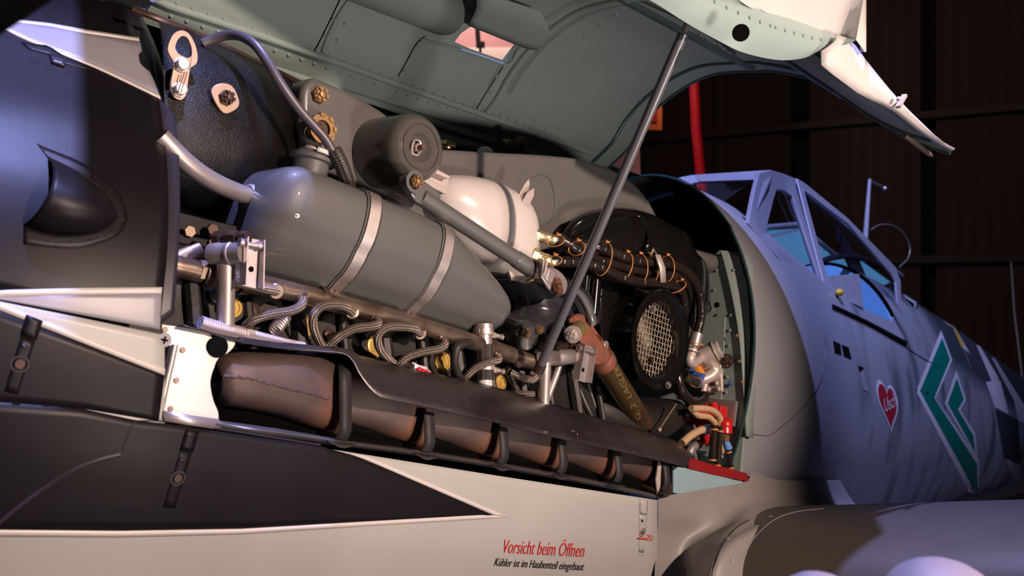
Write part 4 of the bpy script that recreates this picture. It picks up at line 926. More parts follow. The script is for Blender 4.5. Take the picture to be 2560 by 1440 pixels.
oo = al(oo); ii = al(ii)
m.ringprism([P(q.x, q.y, -.315) for q in oo], [P(q.x, q.y, -.315) for q in ii], V((0, .005, 0))); m.build('eye_plate', M['tan'], le, bevel=.0008)
for (x, y) in ((457, 163), (452, 225)):
    m = MB(); c = P(x-6, y, -.315); ax = -AY-AX*.05; m.lathe(c, ax, [(0, .012), (.003, .012), (.003, 0)], 20); m.hexa(c+ax*.003, ax, .0105, .010); m.lathe(c+ax*.013, ax, [(0, .0095), (.001, .0085), (.001, 0)], 18); m.build('bolt', M['steel'], le, bevel=.0006)
m = MB(); m.tube([P(445, 232, -.33), P(462, 178, -.33)], .0007, 6); m.tube([P(452, 232, -.33), P(468, 180, -.33)], .0007, 6); m.build('locking_wire', M['dark_bolt'], le)
# ---- grey mounting arm
ar = TL('engine_bearer_arm', P(1200, 560, -.25), 'large smooth grey curved engine bearer arm from tank to firewall', 'engine mount')
AO = sm2([(755, 300), (757, 225), (775, 198), (800, 197), (880, 232), (958, 278), (982, 305), (1000, 345), (1040, 366), (1120, 373), (1250, 381), (1380, 388), (1480, 403), (1560, 437), (1615, 488), (1652, 555), (1700, 640), (1690, 700), (1600, 690), (1500, 640), (1390, 620), (1300, 640), (1150, 600), (1010, 520), (880, 450), (790, 420), (760, 380)], 5)
m = MB(); m.prism([P(a, b, -.265) for a, b in AO], V((0, .06, 0))); m.build('bearer_body', M['arm'], ar, bevel=.011, seg=4, smooth=50)
m = MB(); m.tube([P(a, b, -.2665) for a, b in sm2([(1330, 445), (1355, 437), (1375, 448), (1385, 480), (1388, 510), (1382, 545), (1370, 560)], 5)], .0012, 8); m.build('pressed_ring', M['arm'], ar)
m = MB(); m.lathe(P(1690, 640, -.27), S(1790, 662, 2.24)-P(1690, 640, -.27), [(-.05, 0), (-.05, .03), (.0, .033), (.17, .029), (.175, .031), (.20, .031), (.2, .024), (.235, .022), (.235, 0)], 24); m.build('bearer_tube', M['arm'], ar)
m = MB(); ax = (S(1790, 662, 2.24)-P(1690, 640, -.27)).normalized(); m.lathe(P(1690, 640, -.27)+ax*.236, ax, [(0, .012), (.001, 0)], 16); m.build('tube_end', M['rust'], ar)
# gold castle nut + ring at front
g = TL('bearer_front_bolt', P(797, 240, -.28), 'gold castle nut at the front top of the grey bearer arm', 'nut')
m = MB(); castle(m, P(797, 238, -.268), -AY, .0155, .014); m.build('nut', M['gold'], g)
g = TL('brass_ring_nut', P(798, 325, -.29), 'large notched brass ring nut behind the thin grey pipe', 'ring nut')
c = P(798, 324, -.285); m = MB(); m.lathe(c, -AY, [(0, .027), (.012, .027), (.012, .016), (.0, .016), (0, .027)], 30)
for k in range(8): t = math.pi/4*k+.3; m.box(c-AY*.010+(AX*math.cos(t)+AN*math.sin(t))*.0255, (AX*math.cos(t)+AN*math.sin(t))*.003, (AX*-math.sin(t)+AN*math.cos(t))*.005, AY*.005)
m.build('ring', M['gold'], g); m = MB(); m.lathe(c, -AY, [(.006, .015), (.006, 0)], 20); m.hexa(c-AY*.006, -AY, .009, .006); m.build('inner_bolt', M['dark_bolt'], g)
# ---- round cover
rc = TL('round_cover', P(955, 480, -.35), 'round dark grey filter cover with central wing bolt in front of the bearer arm', 'cover')
c = P(950, 386, -.262); R0 = .0605
m = MB(); m.lathe(c, -AY, [(-.04, .070), (.02, .070), (.05, .068), (.085, .0665), (.10, .066), (.110, .064), (.118, .060), (.122, .054), (.122, .046), (.1195, .0448), (.1195, .042), (.122, .041), (.122, .028), (.118, .024), (.110, .016), (.108, .010), (.108, 0)], 64)
m.build('cover_body', mk('cover_enamel', (.085, .078, .072), .26, coat=.4, var=.03), rc, smooth=30)
m = MB(); cc = c-AY*.108; m.tube([cc, cc-AY*.024], .0055, 14); m.build('centre_stud', M['rust'], rc)
m = MB(); q = [cc-AY*.006+AX*a+AN*b for a, b in ((.004, .011), (-.006, .014), (-.012, .008), (-.012, -.010), (-.005, -.015), (.004, -.011))]; m.tube(spline(q, 4, True), .0028, 8, closed=True); m.hexa(cc-AY*.002, -AY, .009, .008); m.build('wing_nut', M['steel'], rc)
# ---- coolant header tank
tk = TL('header_tank', AC(1.0, -.34, .19), 'glossy grey header tank with two steel straps in the middle of the bay', 'tank')
def tring(s, top, bend, bot, sh=0, yo=-.415, yi=-.235, yb=-.345, n=56, r=.032, grow=0):
    cs = [(yi-grow*-1, top+grow), (yo-grow, top+grow), (yo-grow, bend), (yb-grow, bot-grow), (yi+grow, bot-grow)]
    ctr = V(((yo+yi)/2, (top+bot)/2, 0)); pl = roundpoly([V((a, b, 0)) for a, b in cs], [.03, r, .045, .04, .02], 6); pl = resample(pl, n, True)
    k = 1-sh
    hm = (top+bend)/2+.01; hh = (top-bend)/2
    for p in pl:
        if p.x < yo+.03: p.x -= .011*max(0, 1-((p.y-hm)/hh)**2)*(1 if grow == 0 or True else 0)+.006*math.sin(math.pi*min(1, max(0, (s-.68)/.6)))
    return [AC(s, ctr.x+(p.x-ctr.x)*k, ctr.y+(p.y-ctr.y)*k) for p in pl]
TS = [(.672, .372, .27, .205, .999), (.6725, .372, .27, .205, .6), (.675, .374, .27, .203, .42), (.681, .377, .268, .2, .25), (.690, .380, .267, .198, .13), (.702, .383, .266, .196, .05), (.716, .385, .265, .195, .01), (.73, .386, .265, .195, 0),
      (.82, .387, .264, .194, 0), (.95, .386, .264, .193, 0), (1.04, .383, .262, .192, 0), (1.07, .376, .260, .192, 0), (1.10, .364, .258, .191, 0), (1.16, .337, .255, .191, 0), (1.21, .312, .25, .191, .0), (1.235, .298, .245, .192, .03), (1.25, .288, .243, .194, .09), (1.262, .278, .24, .197, .2), (1.268, .27, .24, .2, .4), (1.27, .265, .24, .2, .999)]
m = MB(); m.loft([tring(*q) for q in TS]); m.build('tank_body', M['tank'], tk, smooth=60)
m = MB(); m.lathe(P(690, 490, -.325)+AX*.0, -AX*.9-AY*.35+AN*.0, [(-.03, .030), (.008, .026), (.012, .022), (.02, .021)], 26); m.build('pipe_boss', M['tank'], tk)
nk = P(775, 425, -.335); up_ = AN
m = MB(); m.lathe(nk, up_, [(-.03, .030), (.0, .031), (.012, .032), (.014, .040), (.020, .041), (.023, .038), (.026, .034), (.026, 0)], 40); m.build('filler_neck', M['tank'], tk)
m = MB(); m.lathe(nk+up_*.0265, up_, [(0, .031), (.003, .031), (.0045, .028), (.0045, 0)], 40); m.build('filler_cap', M['tank'], tk)
m = MB(); kc = nk+up_*.0315+AX*.004; rows = []
for a, r in ((0, .021), (.0, .0225), (.007, .0225), (.0085, .021), (.0085, 0.0001)): rows.append([kc+up_*a+(AX*math.cos(t)+AY*math.sin(t))*(r+(.0006 if k % 2 else 0)*(r > .02)) for k, t in enumerate([2*math.pi*k/80 for k in range(80)])])
m.grid(rows, cu=True); lab(m.build('knurled_knob', M['cast'], tk, smooth=20), 'pale knurled knob')
m = MB(); m.grid([[nk+up_*z+(-AY*math.cos(t)+AX*math.sin(t))*.0425 for t in [math.radians(-25+85*k/14) for k in range(15)]] for z in (.024, .032)]); lab(m.build('cap_lever', M['white'], tk, solid=.003, smooth=20), 'white cap lever')
def strap(s, ds=.0115):
    rg = []
    rows = []
    for d, g in ((-ds, .0012), (-ds, .0032), (ds, .0032), (ds, .0012)): 
        full = tring(s+d, interp([(q[0], q[1]) for q in TS], s+d), .265, .194, 0, grow=g, n=90); rows.append(full)
    m = MB(); sel = [i for i in range(90) if rows[0][i].y < -.25]; ii = sorted(sel)
    # contiguous run
    runs = []; cur = [ii[0]]
    for a in ii[1:]:
        if a == cur[-1]+1: cur.append(a)
        else: runs.append(cur); cur = [a]
    runs.append(cur); run = max(runs, key=len)
    m.grid([[rows[j][i] for i in run] for j in (0, 1, 2, 3, 0)])
    st_ = m.build('steel_strap', M['steel'], tk, smooth=30)
    m = MB(); low = [i for i in run if toac(rows[1][i])[2] < .262 and toac(rows[1][i])[2] > .205]
    a = (rows[1][low[0]]+rows[2][low[0]])/2; b = (rows[1][low[-1]]+rows[2][low[-1]])/2
    if toac(a)[2] < toac(b)[2]: a, b = b, a
    nn = (b-a).normalized().cross(AX); nn = nn if nn.dot(CAM-a) > 0 else -nn
    for k in range(5):
        for e in (-.0045, .0045): m.lathe(a.lerp(b, .12+.13*k)+AX*e+nn*.0004, nn, [(0, .0022), (.0006, .0018), (.0006, 0)], 8)
    p0 = a.lerp(b, .75)+nn*.0006; p1 = a.lerp(b, 1.05)+nn*.0006; m.bar(p0, p1, .004, .0006, nn)
    m.build('strap_holes', M['dark_bolt'], st_)
    e_ = a.lerp(b, 1.12); m = MB(); m.box(e_, AX*.014, AN*.006, AY*.012); m.tube([e_-AX*.022-AY*.006, e_+AX*.022-AY*.006], .0038, 8); m.hexa(e_-AX*.026-AY*.006, AX, .0075, .006); m.hexa(e_+AX*.018-AY*.006, AX, .0075, .006); m.build('strap_buckle', M['steel'], st_, bevel=.001)
    m = MB()
    for d in (-ds-.004, ds+.004):
        rr = tring(s+d, interp([(q[0], q[1]) for q in TS], s+d), .265, .194, 0, grow=.0012, n=90); m.tube([rr[i] for i in run], .0024, 8)
    m.build('rubber_edge', M['rubber'] if False else M['tank'], tk)
s1 = toac(P(917, 560, -.415))[0]; s2 = toac(P(1101, 640, -.415))[0]
strap(s1); strap(s2)
# outlet clamp and hose below the tank
oh = TL('outlet_hose', P(1210, 975, -.395), 'short black braided outlet hose with two steel clamps under the tank end', 'hose')
a = P(1208, 815, -.385); b = P(1212, 975, -.405); d = (b-a)
def at_(t): return a+d*t
m = MB(); m.tube([at_(-.02), at_(.12)], .020, 20); m.tube([at_(.1), at_(.33)], .0175, 20); m.build('metal_ferrule', M['pipe'], oh)
m = MB(); m.tube([at_(.30+.05*k) for k in range(12)], .0195, 22); m.build('braided_sleeve', M['sleeve'], oh)
m = MB(); m.tube([at_(.84), at_(1.0)], .0155, 18); lab(m.build('white_spigot', M['white'], oh), 'white pipe end')
for t0, t1 in ((.05, .15), (.60, .70)):
    m = MB(); m.tube([at_(t0), at_(t1)], .0215, 24); p = at_((t0+t1)/2)+AX*.022; m.box(p, AX*.010, -AY*.006, d.normalized()*.006); m.tube([p+AX*.006-AY*.008, p+AX*.022-AY*.008], .005, 10); m.hexa(p+AX*.022-AY*.008, AX, .007, .004)
    for k in range(14): t = math.radians(-160+20*k); q = at_((t0+t1)/2)+(AX*math.cos(t)+AY*math.sin(t))*.0217; m.box(q, d.normalized()*.0045, (AX*-math.sin(t)+AY*math.cos(t))*.0012, (AX*math.cos(t)+AY*math.sin(t))*.0003)
    m.build('hose_clamp', M['steel'], oh, bevel=.0008)
# ---- pipes at the front
fp = TL('feed_pipe', P(640, 500, -.34), 'thick dull aluminium pipe running into the front of the tank', 'pipe')
m = MB(); m.tube([P(a, b, y) for a, b, y in [tuple(q) for q in spline([V(q) for q in ((400, 340, -.37), (450, 392, -.37), (500, 433, -.365), (560, 467, -.355), (640, 497, -.335))], 8)]], .0145, 22); m.build('pipe', M['pipe'], fp)
ax = (P(640, 497, -.335)-P(560, 467, -.355)).normalized(); c = P(640, 497, -.335)
m = MB(); m.lathe(c-ax*.018, ax, [(-.004, .016), (0, .021), (.006, .021), (.006, .014)], 24); m.hexa(c-ax*.010, ax, .0295, .014); m.hexa(c+ax*.005, ax, .0285, .012, rot=.4); m.lathe(c+ax*.016, ax, [(0, .020), (.02, .018), (.03, .016)], 20); m.build('union_nut', M['pipe'], fp, bevel=.0015)
vp = TL('vent_pipe', P(840, 400, -.35), 'thin grey vent pipe arching over the black mount into a black sleeve', 'pipe')
pts = [(506, 108, -.24), (535, 97, -.25), (570, 88, -.27), (605, 92, -.30), (640, 115, -.33), (672, 160, -.35), (705, 215, -.36), (745, 270, -.365), (785, 315, -.37), (815, 350, -.375), (838, 392, -.378)]
m = MB(); m.tube([P(*q) for q in spline([V(q) for q in pts], 6)], .0082, 16); m.build('pipe', mk('purple_grey_pipe', (.11, .095, .11), .42, .3), vp)
m = MB(); m.tube([P(*q) for q in spline([V(q) for q in ((834, 374, -.378), (848, 400, -.378), (864, 440, -.365), (872, 470, -.34))], 6)], .0135, 16); m.build('rubber_sleeve', M['sleeve'], vp)
# ---- cream oil tank with bracket
ct = TL('cream_tank', P(1200, 690, -.32), 'smooth cream pear-shaped tank behind the diagonal strut', 'tank')
CO = sm2([(1092, 452), (1120, 438), (1185, 442), (1250, 464), (1296, 492), (1320, 530), (1330, 575), (1330, 640), (1318, 692), (1290, 720), (1255, 690), (1230, 668), (1180, 640), (1120, 585), (1090, 530), (1080, 485)], 4)
m = MB(); m.pillow(CO, -.30, -.372, 9, back=-.26, pw=.42); m.build('tank_shell', M['cream'], ct, smooth=70)
m = MB()
def ch(m, A, B, w, fl, n=AN): pass
m.prism([P(*q) for q in [(1030, 402, -.375), (1045, 398, -.375), (1127, 441, -.372), (1122, 447, -.372), (1118, 446, -.372), (1040, 412, -.375)]], V((0, .02, 0)))
m.prism([P(*q) for q in [(1029, 430, -.375), (1042, 434, -.375), (1112, 467, -.372), (1120, 480, -.37), (1112, 485, -.37), (1095, 476, -.372), (1030, 440, -.375)]], V((0, .02, 0)))
m.prism([P(*q) for q in [(1030, 402, -.355), (1124, 444, -.352), (1116, 482, -.35), (1029, 436, -.355)]], V((0, .003, 0)))
m.build('mounting_channel', M['cast'], ct, bevel=.001)
m = MB(); m.hexa(P(1044, 425, -.357), -AY, .006, .006); m.build('channel_bolt', M['cast'], ct)
m = MB(); m.prism([P(*q) for q in [(1322, 447, -.345), (1312, 460, -.345), (1296, 490, -.345), (1308, 500, -.345), (1322, 475, -.345), (1325, 458, -.345)]], V((0, .004, 0)))
m.prism([P(*q) for q in [(1336, 470, -.36), (1320, 480, -.36), (1305, 505, -.36), (1312, 528, -.36), (1318, 524, -.36), (1335, 490, -.36)]], V((0, .004, 0)))
m.prism([P(*q) for q in [(1298, 488, -.345), (1322, 470, -.345), (1318, 500, -.36), (1305, 506, -.36)]], V((0, .004, 0))); m.build('rear_clip', M['cast'], ct, bevel=.0008)
m = MB()
for (a, b) in (((1322, 583, -.34), (1374, 597, -.36)), ((1318, 630, -.35), (1372, 652, -.37))):
    A_ = P(*a); B_ = P(*b); ax = (B_-A_).normalized(); L = (B_-A_).length
    m.lathe(A_, ax, [(-.01, .010), (L*.18, .010)], 16); m.hexa(A_+ax*L*.15, ax, .0165, L*.28); m.lathe(A_+ax*L*.43, ax, [(0, .0135), (L*.25, .0135), (L*.3, .0125), (L*.33, .0135), (L*.55, .0135), (L*.6, .0125), (L*.62, .0130), (L*.8, .013), (L*.8, 0)], 18)
lab(m.build('brass_unions', M['goldpale'], ct, bevel=.0005), 'pair of pale brass unions')
m = MB(); m.prism([P(*q) for q in [(1270, 665, -.33), (1292, 658, -.33), (1312, 670, -.33), (1312, 735, -.33), (1296, 738, -.33), (1284, 720, -.33)]], V((0, .01, 0))); m.build('lower_bracket', M['cast'], ct, bevel=.001)
# ---- diagonal strut
ds = TL('diagonal_strut', P(1340, 700, -.42), 'grey diagonal strut crossing in front of the cream tank, ending in a steel clevis', 'strut')
a = P(1052, 492, -.395); b = P(1322, 668, -.43); ax = (b-a).normalized()
m = MB(); m.tube([a, b], .0165, 22); m.tube([b-ax*.04, b-ax*.03, b+ax*.005, b+ax*.005], [.0172, .0185, .0185, .0165], 22); m.build('strut_tube', M['tank'], ds, smooth=60)
m = MB(); web = sm2([(1012, 440), (1020, 432), (1038, 434), (1062, 452), (1100, 482), (1100, 500), (1072, 510), (1046, 508), (1022, 478), (1010, 458)], 4); m.prism([P(x, y, -.405) for x, y in web], V((0, .018, 0))); m.build('eye_end', M['tank'], ds, bevel=.004, seg=3)
m = MB(); m.lathe(P(1035, 455, -.412), -AY, [(-.01, .021), (.003, .021), (.003, .014), (-.003, .013), (-.003, 0)], 26); m.build('eye_ring', M['tank'], ds)
m = MB(); castle(m, P(1036, 455, -.412), -AY, .0125, .013); lab(m.build('castle_nut', M['gold'], ds), 'tan castle nut')
c1 = P(1345, 682, -.432); c2 = P(1405, 722, -.435)
m = MB(); m.hexa(b-ax*.0, ax, .020, .012); m.prism([P(*q) for q in sm3] if False else [P(x, y, -.452) for x, y in sm2([(1352, 690), (1368, 668), (1392, 672), (1412, 690), (1420, 712), (1412, 735), (1395, 738), (1372, 722)], 4)], V((0, .008, 0)))
m.prism([P(x, y, -.425) for x, y in sm2([(1352, 690), (1368, 668), (1392, 672), (1412, 690), (1420, 712), (1412, 735), (1395, 738), (1372, 722)], 4)], V((0, .008, 0))); m.box(P(1362, 690, -.436), (c2-c1).normalized()*.012, AY*.018, (c2-c1).normalized().cross(AY)*.014)
m.build('steel_clevis', M['alu'], ds, bevel=.0025)
m = MB(); q = P(1391, 712, -.456); m.lathe(q, AN*-1-AY*.6, [(-.01, .012), (.004, .012), (.004, .007), (.024, .007), (.024, 0)], 16); m.hexa(q+(-AN-AY*.6).normalized()*.006, -AN-AY*.6, .0115, .012); m.build('clevis_bolt', M['rust'], ds)
m = MB(); m.box(P(1353, 668, -.45), ax*.003, AN*.016, AY*.004); m.box(P(1361, 672, -.45), ax*.003, AN*.016, AY*.004); m.build('lock_tab', M['steel'], ds)
# ---- dark lower bearer with red-ended tube
lb = TL('lower_bearer', P(1400, 860, -.38), 'dark grey curved lower bearer casting between tank and supercharger', 'engine mount')
LO = sm2([(1268, 700), (1330, 675), (1400, 690), (1440, 715), (1462, 735), (1478, 768), (1482, 800), (1474, 815), (1450, 800), (1400, 810), (1350, 850), (1300, 870), (1262, 858), (1240, 830), (1270, 800), (1290, 760)], 4)
m = MB(); m.pillow(LO, -.33, -.40, 6, back=-.25, pw=.35); m.build('bearer_casting', mk('slate_enamel', (.028, .028, .034), .2, coat=.6), lb, smooth=60)
m = MB(); E = [(1432, 718), (1452, 735), (1470, 765), (1482, 800), (1480, 812)]; m.grid([[P(x, y, -.43) for x, y in sm2(E)], [P(x-12, y+6, -.43) for x, y in sm2(E)]]); m.build('bearer_lug', M['tank'], lb, solid=.012)
m = MB()
m.lathe(P(1300, 835, -.37), -AY-AN*.3, [(-.08, .034), (0, .036), (.02, .034), (.03, .026), (.03, 0)], 30); m.build('bearer_boss', mk('slate_enamel2', (.05, .05, .05), .22, coat=.5), lb)
for (x, y) in ((1311, 832), (1345, 822)): m = MB(); castle(m, P(x, y, -.405), -AY-AN*.3, .010); m.build('castle_nut', M['gold'], lb)
rt = TL('bearer_strut', P(1560, 1000, -.42), 'olive-brown tube strut with red-oxide fork, worn stencil lettering, right of the bracket', 'strut')
a = P(1470, 830, -.44); b = P(1508, 905, -.425); c = P(1645, 1120, -.35); ax = (c-b).normalized()
m = MB(); m.tube([b, c], .0275, 26); m.build('olive_tube', M['olive'], rt)
m = MB(); m.tube([b-ax*.022, b-ax*.016, b+ax*.004, b+ax*.006], [.027, .031, .031, .0285], 26); m.tube([P(1480, 856, -.436), b-ax*.018], [.023, .025], 22); m.build('oxide_collar', M['oxide'], rt)
m = MB(); F = sm2([(1425, 800), (1438, 789), (1455, 792), (1470, 808), (1500, 850), (1524, 880), (1510, 905), (1488, 912), (1468, 890), (1450, 850), (1432, 820)], 3); m.prism([P(x, y, -.465) for x, y in F], V((0, .010, 0))); m.prism([P(x+6, y-4, -.425) for x, y in F], V((0, .010, 0)))
m.build('oxide_fork', M['oxide'], rt, bevel=.003)
bl = P(1432, 836, -.50); m = MB(); dd = (P(1462, 808, -.47)-bl).normalized(); m.tube([bl, bl+dd*.05], .0165, 22); m.build('pin_spacer', M['goldpale'] if False else mk('olive_brass', (.36, .28, .12), .35, .6), rt)
m = MB(); m.lathe(bl+dd*.002, -dd, [(0, .0185), (.004, .0185), (.004, 0)], 20); castle(m, bl-dd*.002, -dd, .011); m.build('pin_nut', M['cast'], rt)
m = MB(); m.lathe(P(1512, 862, -.455), -AY, [(0, .010), (.004, .009), (.004, .004), (.008, .003), (.008, 0)], 14); m.build('grease_nipple', M['steel'], rt)
m = MB(); txo = lambda x, y: (lambda r: r)(P(x, y, -.4)); 
def on_tube(x, y):
    r = ray(x, y); w0 = CAM-b; A = r.dot(r)-(r.dot(ax))**2; B = 2*(r.dot(w0)-r.dot(ax)*w0.dot(ax)); C_ = w0.dot(w0)-w0.dot(ax)**2-.0278**2; D = B*B-4*A*C_
    return CAM+r*((-B-math.sqrt(D))/(2*A)) if D > 0 else P(x, y, -.43)
put_text(m, on_tube, 'G. 2  LAGLER', (1604, 1046), (1545, 912), (-13, 6)); m.build('stencil_text', mk('faded_stencil', (.20, .15, .05), .5), rt)
# ---- supercharger
su = TL('supercharger', P(1600, 1090, -.3), 'black glossy supercharger housing with round mesh-covered intake', 'supercharger')
UO = sm2([(1390, 640), (1398, 590), (1430, 552), (1480, 526), (1540, 517), (1590, 528), (1640, 552), (1690, 580), (1712, 630), (1742, 665), (1752, 740), (1740, 800), (1640, 790), (1500, 740), (1420, 700)], 4)
m = MB(); m.pillow(UO, -.27, -.385, 8, back=-.2, pw=.4, ctr=(1560, 640)); m.build('upper_casing', M['gloss'], su, smooth=70)
m = MB(); m.tube([P(a, b, y) for a, b, y in [tuple(q) for q in spline([V(q) for q in ((1404, 610, -.30), (1430, 570, -.32), (1470, 545, -.335), (1540, 530, -.33), (1590, 540, -.34), (1610, 560, -.36), (1625, 600, -.39), (1615, 640, -.40))], 5)]], .010, 10); m.tube([P(1680, 585, -.33), P(1700, 620, -.355), P(1690, 650, -.37)], .012, 10); m.build('casing_rib', M['gloss'], su)
m = MB(); m.lathe(P(1655, 850, -.05), -AY, [(0, .17), (.18, .17), (.26, .155), (.30, .142), (.33, .135)], 56); m.build('volute', M['gloss'], su)
c = P(1655, 850, -.45)
m = MB(); m.lathe(P(1655, 850, -.45)+AY*.07, -AY, [(-.06, .112), (.02, .108), (.055, .109), (.060, .122), (.067, .1235), (.071, .122), (.071, .1195), (.066, .117), (.062, .105), (.060, .094), (.045, .092), (.02, .092), (.0, .092), (0, .088)], 72); m.build('intake_ring', M['gloss'], su, smooth=30)
m = MB(); m.lathe(P(1655, 850, -.45)+AY*.02, -AY, [(.0185, .1195), (.0205, .1215), (.0215, .1235), (.0205, .1245)], 72) ; lab(m.build('worn_rim', M['steel'] if False else mk('worn_rim_metal', (.25, .21, .19), .3, .8), su), None) if False else None
gc = c+AY*.032; m = MB(); Rm = .0925; st_ = .0128
for k in range(-7, 8):
    o_ = k*st_; h = math.sqrt(max(0, Rm*Rm-o_*o_))
    if h < .01: continue
    n_ = int(h*2/st_*2)+2
    for u, w_ in ((AX, AN), (AN, AX)):
        pts = [gc+u*o_+w_*(-h+2*h*i/(4*n_))-AY*.0011*math.cos(math.pi*((-h+2*h*i/(4*n_))/st_)+ (0 if u is AX else math.pi)+math.pi*k) for i in range(4*n_+1)]
        m.tube(pts, .0009, 5)
m.build('wire_mesh', mk('mesh_wire', (.68, .60, .48), .35, .6), su)
m = MB(); m.lathe(gc+AY*.055, -AY, [(0, .091), (.0, .06), (.006, .03), (.01, 0)], 40); m.build('inner_plate', mk('olive_plate', (.07, .055, .035), .45, .3), su)
m = MB(); m.tube([gc+AY*.03+AX*-.06+AN*.06, gc+AY*.03+AX*.02+AN*-.01], .02, 14); m.build('inner_duct', mk('tan_duct', (.3, .25, .18), .4, .5), su)
for (x, y) in ((1631, 772), (1668, 963), (1625, 900)): m = MB(); m.lathe(P(x, y, -.452), -AY, [(0, .009), (.003, .009), (.003, 0)], 16); m.hexa(P(x, y, -.454), -AY, .0065, .008); m.build('ring_bolt', M['steel'] if y != 900 else M['dark_bolt'], su)
m = MB(); F = [(1508, 690), (1545, 700), (1552, 760), (1600, 800), (1560, 900), (1552, 960), (1490, 960), (1485, 860)]
m.prism([P(x, y, -.355) for x, y in F], V((0, .1, 0))); m.prism([P(x, y, -.37) for x, y in ((1500, 742), (1512, 738), (1542, 770), (1544, 800), (1536, 898), (1512, 900), (1505, 860))], V((0, .05, 0))); m.build('gear_casing', M['gloss'], su, bevel=.006, seg=3)
m = MB(); m.tube([P(1490, 700, -.38), P(1482, 790, -.385)], .012, 12); m.tube([P(1464, 690, -.37), P(1458, 760, -.37)], .012, 12); m.build('casing_pipe', M['gloss'], su)
m = MB(); m.pillow(sm2([(1520, 980), (1600, 1000), (1690, 1000), (1700, 1050), (1640, 1100), (1560, 1130), (1480, 1100), (1450, 1000)], 4), -.33, -.40, 5, back=-.2); m.build('lower_casing', M['casting'], su, smooth=70)
m = MB()
for L in ([(1440, 950, -.36), (1465, 1010, -.37), (1490, 1060, -.38)], [(1470, 960, -.35), (1490, 1020, -.36), (1510, 1070, -.37)]): m.tube([P(*q) for q in spline([V(q) for q in L], 5)], .003, 8)
m.build('drain_line', M['rail'], su)
# ---- spiral wrapped hoses
HOSES = [([(1374, 597, -.36), (1405, 602, -.37), (1440, 622, -.385), (1490, 650, -.39), (1540, 662, -.395), (1590, 675, -.395), (1640, 688, -.395), (1690, 690, -.39), (1720, 715, -.38), (1728, 760, -.36), (1715, 810, -.34)], .0128, 'uppermost hose from the pale brass unions'),
         ([(1372, 652, -.37), (1400, 654, -.38), (1450, 656, -.395), (1500, 668, -.41), (1545, 690, -.415), (1600, 705, -.415), (1650, 706, -.41), (1700, 725, -.39), (1712, 780, -.36)], .0128, 'lowest black wrapped hose of the bundle, from the lower brass union'),
         ([(1432, 612, -.36), (1480, 615, -.39), (1530, 630, -.405), (1580, 650, -.41), (1640, 656, -.41), (1690, 664, -.405), (1725, 690, -.40), (1748, 735, -.395), (1752, 790, -.39), (1742, 835, -.385)], .0128, 'top black wrapped hose curving down at the right to a pale coupling')]
for i, (pts, r, lb_) in enumerate(HOSES):
    q = spline([V(P(*a)) for a in pts], 26); q = resample(q, 260); L = 0; rr = []
    for k in range(len(q)):
        if k: L += (q[k]-q[k-1]).length
        ph = (L/.021) % 1; rr.append(r*(1-.13*max(0, 1-abs(ph-.5)*9)+.03*ph))
    m = MB(); m.tube(q, rr, 18)
    tag(m.build('wrapped_hose', M['hose'], smooth=60), ['middle black wrapped hose of the bundle, from the upper brass union', 'lowest black wrapped hose of the bundle, from the lower brass union', 'top black wrapped hose curving down at the right to a pale coupling'][i], 'hose', 'wrapped hoses over the supercharger')
TIES = [((1394, 590), (1385, 616), 'single knot beside the upper brass union'), ((1386, 640), (1380, 664), 'single knot beside the lower brass union'), ((1444, 604), (1440, 638), 'around the upper two hoses left of the rod'), ((1516, 608), (1500, 688), 'just right of the support rod'), ((1568, 632), (1552, 702), 'second to the right of the rod'), ((1600, 636), (1598, 708), 'third to the right of the rod'), ((1622, 638), (1628, 706), 'just left of the pale clip'), ((1668, 640), (1664, 705), 'just right of the pale clip'), ((1703, 702), (1680, 732), 'slanting, where the hoses bend down')]
for (a, b, l) in TIES:
    A_ = P(a[0], a[1], -.405); B_ = P(b[0], b[1], -.41); mid = (A_+B_)/2; h = (A_-B_)/2; ang = [2*math.pi*k/24 for k in range(24)]; m = MB()
    m.tube([mid+h*math.cos(t)*1.03-AY*(.024*math.sin(t)) for t in ang], .0013, 6, closed=True)
    for k in range(4): m.tube([A_, A_+AN*.006+AX*(.005*(k-1.5))-AY*.004], .0011, 5)
    tag(m.build('hose_tie', M['tie']), 'orange cord tie, '+l, 'cord tie', 'orange ties on the hoses')
m = MB(); m.grid([[P(1637, 637, -.43), P(1650, 637, -.43)], [P(1648, 670, -.437), P(1662, 670, -.437)], [P(1650, 706, -.43), P(1664, 706, -.43)]]); tag(m.build('hose_clip', M['cast'], solid=.002), 'flat pale metal clip around the hose bundle', 'clip')
m = MB(); m.prism([P(*q) for q in ((1618, 612, -.40), (1628, 612, -.40), (1634, 625, -.40), (1632, 634, -.40), (1622, 636, -.40), (1617, 628, -.40))], V((0, .003, 0))); m.tube([P(1632, 620, -.40), P(1642, 636, -.42)], .0012, 6); tag(m.build('hose_bracket', M['cast']), 'small pale bracket tab just above the hose clip', 'bracket')
m = MB(); m.tube([P(*q) for q in spline([V(q) for q in ((1610, 545, -.32), (1640, 560, -.34), (1670, 590, -.36), (1695, 630, -.37), (1712, 675, -.37), (1735, 740, -.36), (1735, 820, -.35))], 6)], .0095, 12)
tag(m.build('rubber_hose', M['rubber']), 'smooth black rubber hose arching behind the supercharger', 'hose')
m = MB(); m.tube([P(*q) for q in spline([V(q) for q in ((1700, 700, -.33), (1722, 740, -.33), (1722, 800, -.33), (1715, 870, -.34), (1712, 930, -.36))], 6)], .014, 12)
tag(m.build('rubber_hose', M['rubber']), 'thick black hose dropping behind the right rim of the mesh intake', 'hose')
